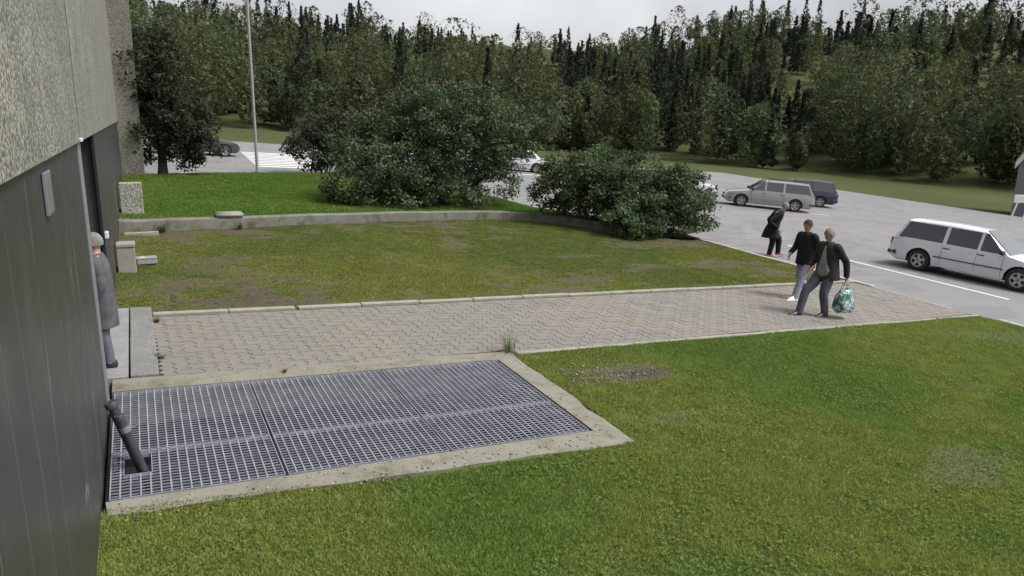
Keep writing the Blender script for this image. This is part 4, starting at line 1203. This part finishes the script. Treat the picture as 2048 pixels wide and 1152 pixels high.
def person(label, loc, rz, J, C, jacket, skirt=None, hair_len=0.0, scale=1.0, shirt=None):
    e = empty('person', loc, rz); e.scale = (scale,) * 3
    tag(e, label, 'person')
    V3 = {k: Vector(v) for k, v in J.items()}
    pv, ch, nk, hd = V3['pelvis'], V3['chest'], V3['neck'], V3['head']
    # continuous body
    V_, E_, R_ = [], [], []
    def add(p, r_, par=None):
        V_.append(tuple(p)); R_.append(r_)
        if par is not None: E_.append((par, len(V_) - 1))
        return len(V_) - 1
    i0 = add(pv, (.13, .10)); i1 = add(pv.lerp(ch, .5), (.12, .09), i0); i2 = add(ch, (.14, .10), i1)
    i3 = add(nk, .055, i2); up = (hd - nk).normalized()
    i4 = add(hd - up * .05, .078, i3); i5 = add(hd + up * .045, .092, i4); add(hd + up * .105, .06, i5)
    for s_ in 'LR':
        a = add(V3[s_ + 'sho'], .055, i2); a = add(V3[s_ + 'elb'], .042, a); w_ = add(V3[s_ + 'wri'], .028, a)
        fd = (V3[s_ + 'wri'] - V3[s_ + 'elb']).normalized(); fd = (fd + Vector((0, 0, -.8))).normalized()
        pm = add(V3[s_ + 'wri'] + fd * .07, (.040, .020), w_)
        ax = fd.cross(Vector((0, 1, 0))).normalized()
        for k, (off, ln) in enumerate(((-.03, .065), (-.011, .08), (.009, .085), (.028, .07))):
            q = Vector(V_[pm]) + fd * .035 + ax * off; f1 = add(q, .0095, pm)
            f2 = add(q + fd * ln * .55 + Vector((0, .012 if s_ == 'R' else -.012, 0)), .0085, f1); add(q + fd * ln + Vector((0, .03 if s_ == 'R' else -.03, 0)), .0075, f2)
        t0 = add(Vector(V_[w_]) + fd * .03 - ax * .035, .011, w_); add(Vector(V_[t0]) + fd * .04 - ax * .015, .009, t0)
        h_ = add(V3[s_ + 'hip'], .085, i0); k_ = add(V3[s_ + 'kne'], .055, h_); a_ = add(V3[s_ + 'ank'], .030, k_)
        td = (V3[s_ + 'toe'] - V3[s_ + 'ank']); add(V3[s_ + 'ank'] + td * .55 + Vector((0, 0, -.015)), .022, a_); add(V3[s_ + 'ank'].lerp(V3[s_ + 'toe'], .85), .012, len(V_) - 1)
    skin_body(V_, E_, R_, i0, 'body', [SKIN], e)
    hx = V3.get('face', Vector((1, 0, 0))).normalized(); hy = Vector((0, 0, 1)).cross(hx).normalized(); hz = hx.cross(hy)
    def ball(nm, mat, c, rx, ry, rz_, nseg=8):
        b = MB()
        vs = []; fs = []
        for i in range(1, 5):
            ph = PI * i / 5
            for k in range(nseg):
                th = 2 * PI * k / nseg
                vs.append(c + hx * rx * math.sin(ph) * math.cos(th) + hy * ry * math.sin(ph) * math.sin(th) + hz * rz_ * math.cos(ph))
        for i in range(3):
            for k in range(nseg): fs.append((i*nseg + k, (i+1)*nseg + k, (i+1)*nseg + (k+1) % nseg, i*nseg + (k+1) % nseg))
        fs += [tuple(range(nseg)), tuple(reversed(range(3 * nseg, 4 * nseg)))]
        b.add(vs, fs); b.build(nm, mat, e, smooth=True)
    ball('nose', SKIN, hd + hx * .098 - hz * .005, .022, .014, .026)
    for s_ in (-1, 1):
        ball('eye', EYE, hd + hx * .086 + hy * .033 * s_ + hz * .022, .011, .014, .009); ball('ear', SKIN, hd + hy * .09 * s_, .018, .012, .03)
    ball('mouth', LIP, hd + hx * .084 - hz * .05, .012, .025, .008)
    # hair
    vs = []; fs = []; n = 16; rows = 7
    for i in range(rows):
        ph = PI * .62 * i / (rows - 1)
        for k in range(n):
            th = 2 * PI * k / n; front = max(0, math.cos(th)); p2 = min(ph, PI * .62 - .75 * front)
            vs.append(hd + hz * .015 - hx * .012 + hx * .108 * math.sin(p2) * math.cos(th) + hy * .098 * math.sin(p2) * math.sin(th) + hz * (.122 * math.cos(p2) - (hair_len * (1 - front) if i == rows - 1 else 0)))
    for i in range(rows - 1):
        for k in range(n): fs.append((i*n + k, (i+1)*n + k, (i+1)*n + (k+1) % n, i*n + (k+1) % n))
    b = MB(); b.add(vs, fs); b.build('hair', C['hair'], e, smooth=True)
    # trousers
    b = MB()
    loft(b, [(pv + Vector((0, 0, -.13)), .13, .165), (pv + Vector((0, 0, -.02)), .135, .175), (pv + Vector((0, 0, .12)), .125, .16)], 16)
    for s_ in 'LR':
        P_ = [V3[s_ + 'hip'] + Vector((0, 0, .05)), V3[s_ + 'hip'].lerp(V3[s_ + 'kne'], .5), V3[s_ + 'kne'], V3[s_ + 'kne'].lerp(V3[s_ + 'ank'], .5), V3[s_ + 'ank'] + Vector((0, 0, -.02))]
        tw = C.get('leg_w', 1.0)
        b.tube(spline(P_, 4), [r_ * tw for r_ in lin([.105, .095, .078, .07, .064], 4)], 12)
    b.build('trousers', C['trousers'], e, smooth=True, angle=60)
    # shoes
    for s_ in 'LR':
        an, to = V3[s_ + 'ank'], V3[s_ + 'toe']; d = (to - an); d.z = 0; d.normalize(); sd = Vector((-d.y, d.x, 0))
        base = min(an.z - .075, to.z - .02); tl = (to - an).length; b = MB(); rings = []
        pitch = (to.z - .025 - (an.z - .075)) / tl
        for (t, wd, hh) in ((-.085, .024, .06), (-.06, .042, .095), (0, .047, .115), (.06, .047, .10), (.12, .052, .075), (.17, .048, .056), (.225, .034, .04), (.25 if not C.get('pointed') else .275, .012, .022)):
            bz = an.z - .078 + pitch * max(0, t) ; c = an + d * t; c.z = bz
            rings.append([c + sd * wd * math.cos(PI * k / 6) + Vector((0, 0, hh * math.sin(PI * k / 6) ** .7)) for k in range(7)])
        vs = [p for r_ in rings for p in r_]; n = 7
        fs = [(i*n + k, i*n + k + 1, (i+1)*n + k + 1, (i+1)*n + k) for i in range(len(rings) - 1) for k in range(n - 1)] + [(i*n + n - 1, i*n, (i+1)*n, (i+1)*n + n - 1) for i in range(len(rings) - 1)] + [tuple(range(n)), tuple(reversed([(len(rings) - 1)*n + k for k in range(n)]))]
        b.add(vs, fs); b.build('shoe', C['shoe'], e, smooth=True, angle=65)
        if C.get('sock'):
            b = MB(); b.tube([an + Vector((0, 0, -.03)), an + Vector((0, 0, .10))], [.05, .052], 10); b.build('sock', C['sock'], e, smooth=True)
    # jacket / coat
    b = MB()
    rings = [(Vector(c), rx, ry) for (c, rx, ry) in jacket]
    loft(b, rings, 20, 0, .025, 3)
    for s_ in 'LR':
        b.tube(spline([V3[s_ + 'sho'].lerp(ch, .35) + Vector((0, 0, .03)), V3[s_ + 'sho'], V3[s_ + 'sho'].lerp(V3[s_ + 'elb'], .5), V3[s_ + 'elb'], V3[s_ + 'wri']], 4), lin([.075, .082, .072, .066, .052], 4), 12)
    b.tube([nk + Vector((-.01, 0, -.06)), nk + Vector((-.005, 0, .01))], [.095, .072], 14)
    b.build('jacket', C['jacket'], e, smooth=True, angle=70)
    if shirt:
        b = MB(); rr_ = []
        for (z_, xf_, ry_) in shirt: rr_.append((Vector((xf_ - .075, .02, z_)), .09, ry_))
        loft(b, rr_, 16); b.build('shirt', C['shirt'], e, smooth=True)
    return e

# man walking left with the bag; the person half hidden behind him; the person in black; the one in the doorway
man = person('person in dark jacket and grey blue trousers striding left, carrying a green bag', S(12.0, 9.10), math.radians(178),
    dict(pelvis=(0, 0, .88), chest=(-.03, 0, 1.30), neck=(-.01, 0, 1.47), head=(.03, 0, 1.61), face=(1, 0, -.1),
         Lsho=(-.03, .19, 1.38), Lelb=(-.25, .24, 1.08), Lwri=(-.27, .27, .80), Rsho=(-.03, -.19, 1.38), Relb=(.02, -.26, 1.10), Rwri=(.22, -.22, .98),
         Lhip=(.0, .09, .84), Lkne=(.10, .10, .46), Lank=(.01, .10, .085), Ltoe=(.19, .11, .03), Rhip=(.0, -.09, .84), Rkne=(.37, -.10, .50), Rank=(.50, -.10, .09), Rtoe=(.69, -.12, .055)),
    dict(hair=HAIRG, trousers=cloth('grey_blue_trousers', (0.085, 0.088, 0.125)), shoe=plain('black_leather', (0.012, 0.011, 0.011), .35), pointed=True, jacket=cloth('dark_jacket', (0.030, 0.028, 0.027)), shirt=cloth('grey_shirt', (0.22, 0.22, 0.225)), leg_w=1.08),
    [((-.05, 0, .74), .21, .245), ((-.04, 0, .90), .20, .235), ((-.03, 0, 1.10), .175, .21), ((-.03, 0, 1.28), .165, .215), ((-.03, 0, 1.40), .13, .19), ((-.02, 0, 1.47), .07, .09)],
    shirt=((.80, .14, .07), (.86, .165, .135), (.95, .168, .145), (1.10, .148, .10), (1.28, .137, .06), (1.40, .10, .035)))
per3 = person('person in black jacket, pale jeans and white sneakers walking behind the man', S(12.85, 10.3), math.radians(180),
    dict(pelvis=(0, 0, .88), chest=(.02, 0, 1.29), neck=(.03, 0, 1.46), head=(.06, 0, 1.60), face=(1, .1, 0),
         Lsho=(.02, .18, 1.37), Lelb=(-.10, .24, 1.10), Lwri=(.02, .26, .86), Rsho=(.02, -.18, 1.37), Relb=(.08, -.24, 1.10), Rwri=(.26, -.20, 1.0),
         Lhip=(0, .09, .84), Lkne=(.20, .10, .47), Lank=(.34, .10, .09), Ltoe=(.52, .11, .04), Rhip=(0, -.09, .84), Rkne=(.02, -.10, .47), Rank=(-.28, -.10, .13), Rtoe=(-.12, -.11, .03)),
    dict(hair=HAIRD, trousers=cloth('pale_jeans', (0.26, 0.28, 0.34)), shoe=plain('white_sneaker', (0.62, 0.62, 0.58), .6), jacket=cloth('black_jacket', (0.014, 0.014, 0.017))),
    [((-.01, 0, .76), .19, .225), ((0, 0, .92), .18, .215), ((.0, 0, 1.12), .155, .195), ((.02, 0, 1.28), .15, .20), ((.02, 0, 1.39), .12, .175), ((.03, 0, 1.46), .065, .085)])
R_ang = math.atan2(-0.52, 0.855)
per1 = person('person in black coat and trousers stooping forward on the street by the kerb', S(17.12, 15.12, -0.1), R_ang,
    dict(pelvis=(-.02, 0, .84), chest=(.12, 0, 1.19), neck=(.20, 0, 1.34), head=(.29, 0, 1.45), face=(1, -.35, -.35),
         Lsho=(.10, .17, 1.27), Lelb=(-.06, .24, 1.02), Lwri=(.12, .20, .86), Rsho=(.12, -.17, 1.27), Relb=(-.18, -.26, 1.04), Rwri=(.06, -.27, .86),
         Lhip=(-.02, .085, .80), Lkne=(.22, .09, .50), Lank=(.24, .09, .10), Ltoe=(.40, .09, .05), Rhip=(-.02, -.085, .80), Rkne=(.0, -.09, .44), Rank=(-.06, -.09, .085), Rtoe=(.11, -.10, .03)),
    dict(hair=HAIRG, trousers=cloth('black_trousers', (0.011, 0.010, 0.013)), shoe=plain('pink_shoe', (0.34, 0.19, 0.17), .6), jacket=cloth('black_coat', (0.012, 0.012, 0.015)), leg_w=1.1),
    [((-.06, 0, .56), .25, .27), ((-.04, 0, .76), .205, .23), ((.02, 0, .98), .165, .195), ((.10, 0, 1.15), .15, .19), ((.15, 0, 1.27), .12, .17), ((.19, 0, 1.34), .07, .09)], scale=1.04)
per4 = person('person in grey coat with white socks standing at the recessed entrance', S(-0.30, 8.98, 0.02), math.radians(175),
    dict(pelvis=(0, 0, .86), chest=(.0, 0, 1.26), neck=(.01, 0, 1.43), head=(.03, 0, 1.56), face=(1, 0, -.1),
         Lsho=(0, .16, 1.33), Lelb=(-.02, .19, 1.05), Lwri=(.10, .17, .84), Rsho=(0, -.16, 1.33), Relb=(-.02, -.19, 1.05), Rwri=(.10, -.17, .84),
         Lhip=(0, .08, .82), Lkne=(.02, .08, .45), Lank=(-.02, .08, .085), Ltoe=(.15, .09, .03), Rhip=(0, -.08, .82), Rkne=(.06, -.08, .45), Rank=(.05, -.08, .085), Rtoe=(.22, -.09, .03)),
    dict(hair=HAIRG, trousers=cloth('mauve_trousers', (0.12, 0.11, 0.14)), shoe=plain('black_shoe', (0.014, 0.013, 0.014), .5), sock=plain('white_sock', (0.55, 0.55, 0.60), .8), jacket=cloth('grey_coat', (0.10, 0.098, 0.106))),
    [((0, 0, .52), .16, .19), ((0, 0, .80), .155, .185), ((0, 0, 1.05), .14, .175), ((0, 0, 1.24), .135, .18), ((0, 0, 1.35), .11, .16), ((.01, 0, 1.43), .065, .085)], scale=0.92)

# ---- translucent carrier bag in the man's hand
t = NT('bag_film')
f = t.noise(7.5, 4, 0.6, None, 0.8); g = t.noise(11, 3, 0.5)
col = t.ramp(f, [(0.36, (0.015, 0.085, 0.055)), (0.47, (0.03, 0.14, 0.10)), (0.53, (0.30, 0.42, 0.40)), (0.60, (0.62, 0.68, 0.70))])
col = t.mix(t.ramp(g, [(0.58, (0, 0, 0)), (0.66, (0.85,) * 3)]), col, (0.14, 0.26, 0.46))
t.b.inputs['Transmission Weight'].default_value = 0.12
t.bump(t.noise(22, 5), 0.9, 0.02)
BAG = t.done(col, 0.3)
bagp = man.matrix_world @ Vector((0, 0, 0))
bpy.context.view_layer.update()
hand = man.matrix_world @ Vector((-0.275, 0.275, 0.73))
bg_ = empty('carrier_bag', (hand.x, hand.y, hand.z - 0.62), math.radians(178)); tag(bg_, 'green and clear plastic carrier bag held in the hand of the striding man', 'bag')
b = MB(); rg = random.Random(4); n = 20; rings = []
for (z, rx, ry) in ((0.0, .10, .07), (0.012, .19, .11), (.10, .225, .14), (.21, .225, .135), (.32, .20, .11), (.42, .15, .075), (.46, .14, .04)):
    rings.append([(rx * math.copysign(abs(math.cos(2*PI*k/n)) ** .7, math.cos(2*PI*k/n)) * rg.uniform(.88, 1.1), ry * math.copysign(abs(math.sin(2*PI*k/n)) ** .7, math.sin(2*PI*k/n)) * rg.uniform(.85, 1.12), z + rg.uniform(-.012, .012) * (z > 0)) for k in range(n)])
b.add([p for r_ in rings for p in r_], [(i*n + k, i*n + (k+1) % n, (i+1)*n + (k+1) % n, (i+1)*n + k) for i in range(len(rings) - 1) for k in range(n)] + [tuple(range(n - 1, -1, -1))])
b.build('bag_body', BAG, bg_, smooth=True, angle=25)
for s_ in (-1, 1):
    b = MB(); b.tube(spline([(-.11, .03 * s_, .44), (-.05, .025 * s_, .55), (0, .008 * s_, .625), (.05, .025 * s_, .55), (.11, .03 * s_, .44)], 4), .010, 6); b.build('handle', M['white_plastic'], bg_)
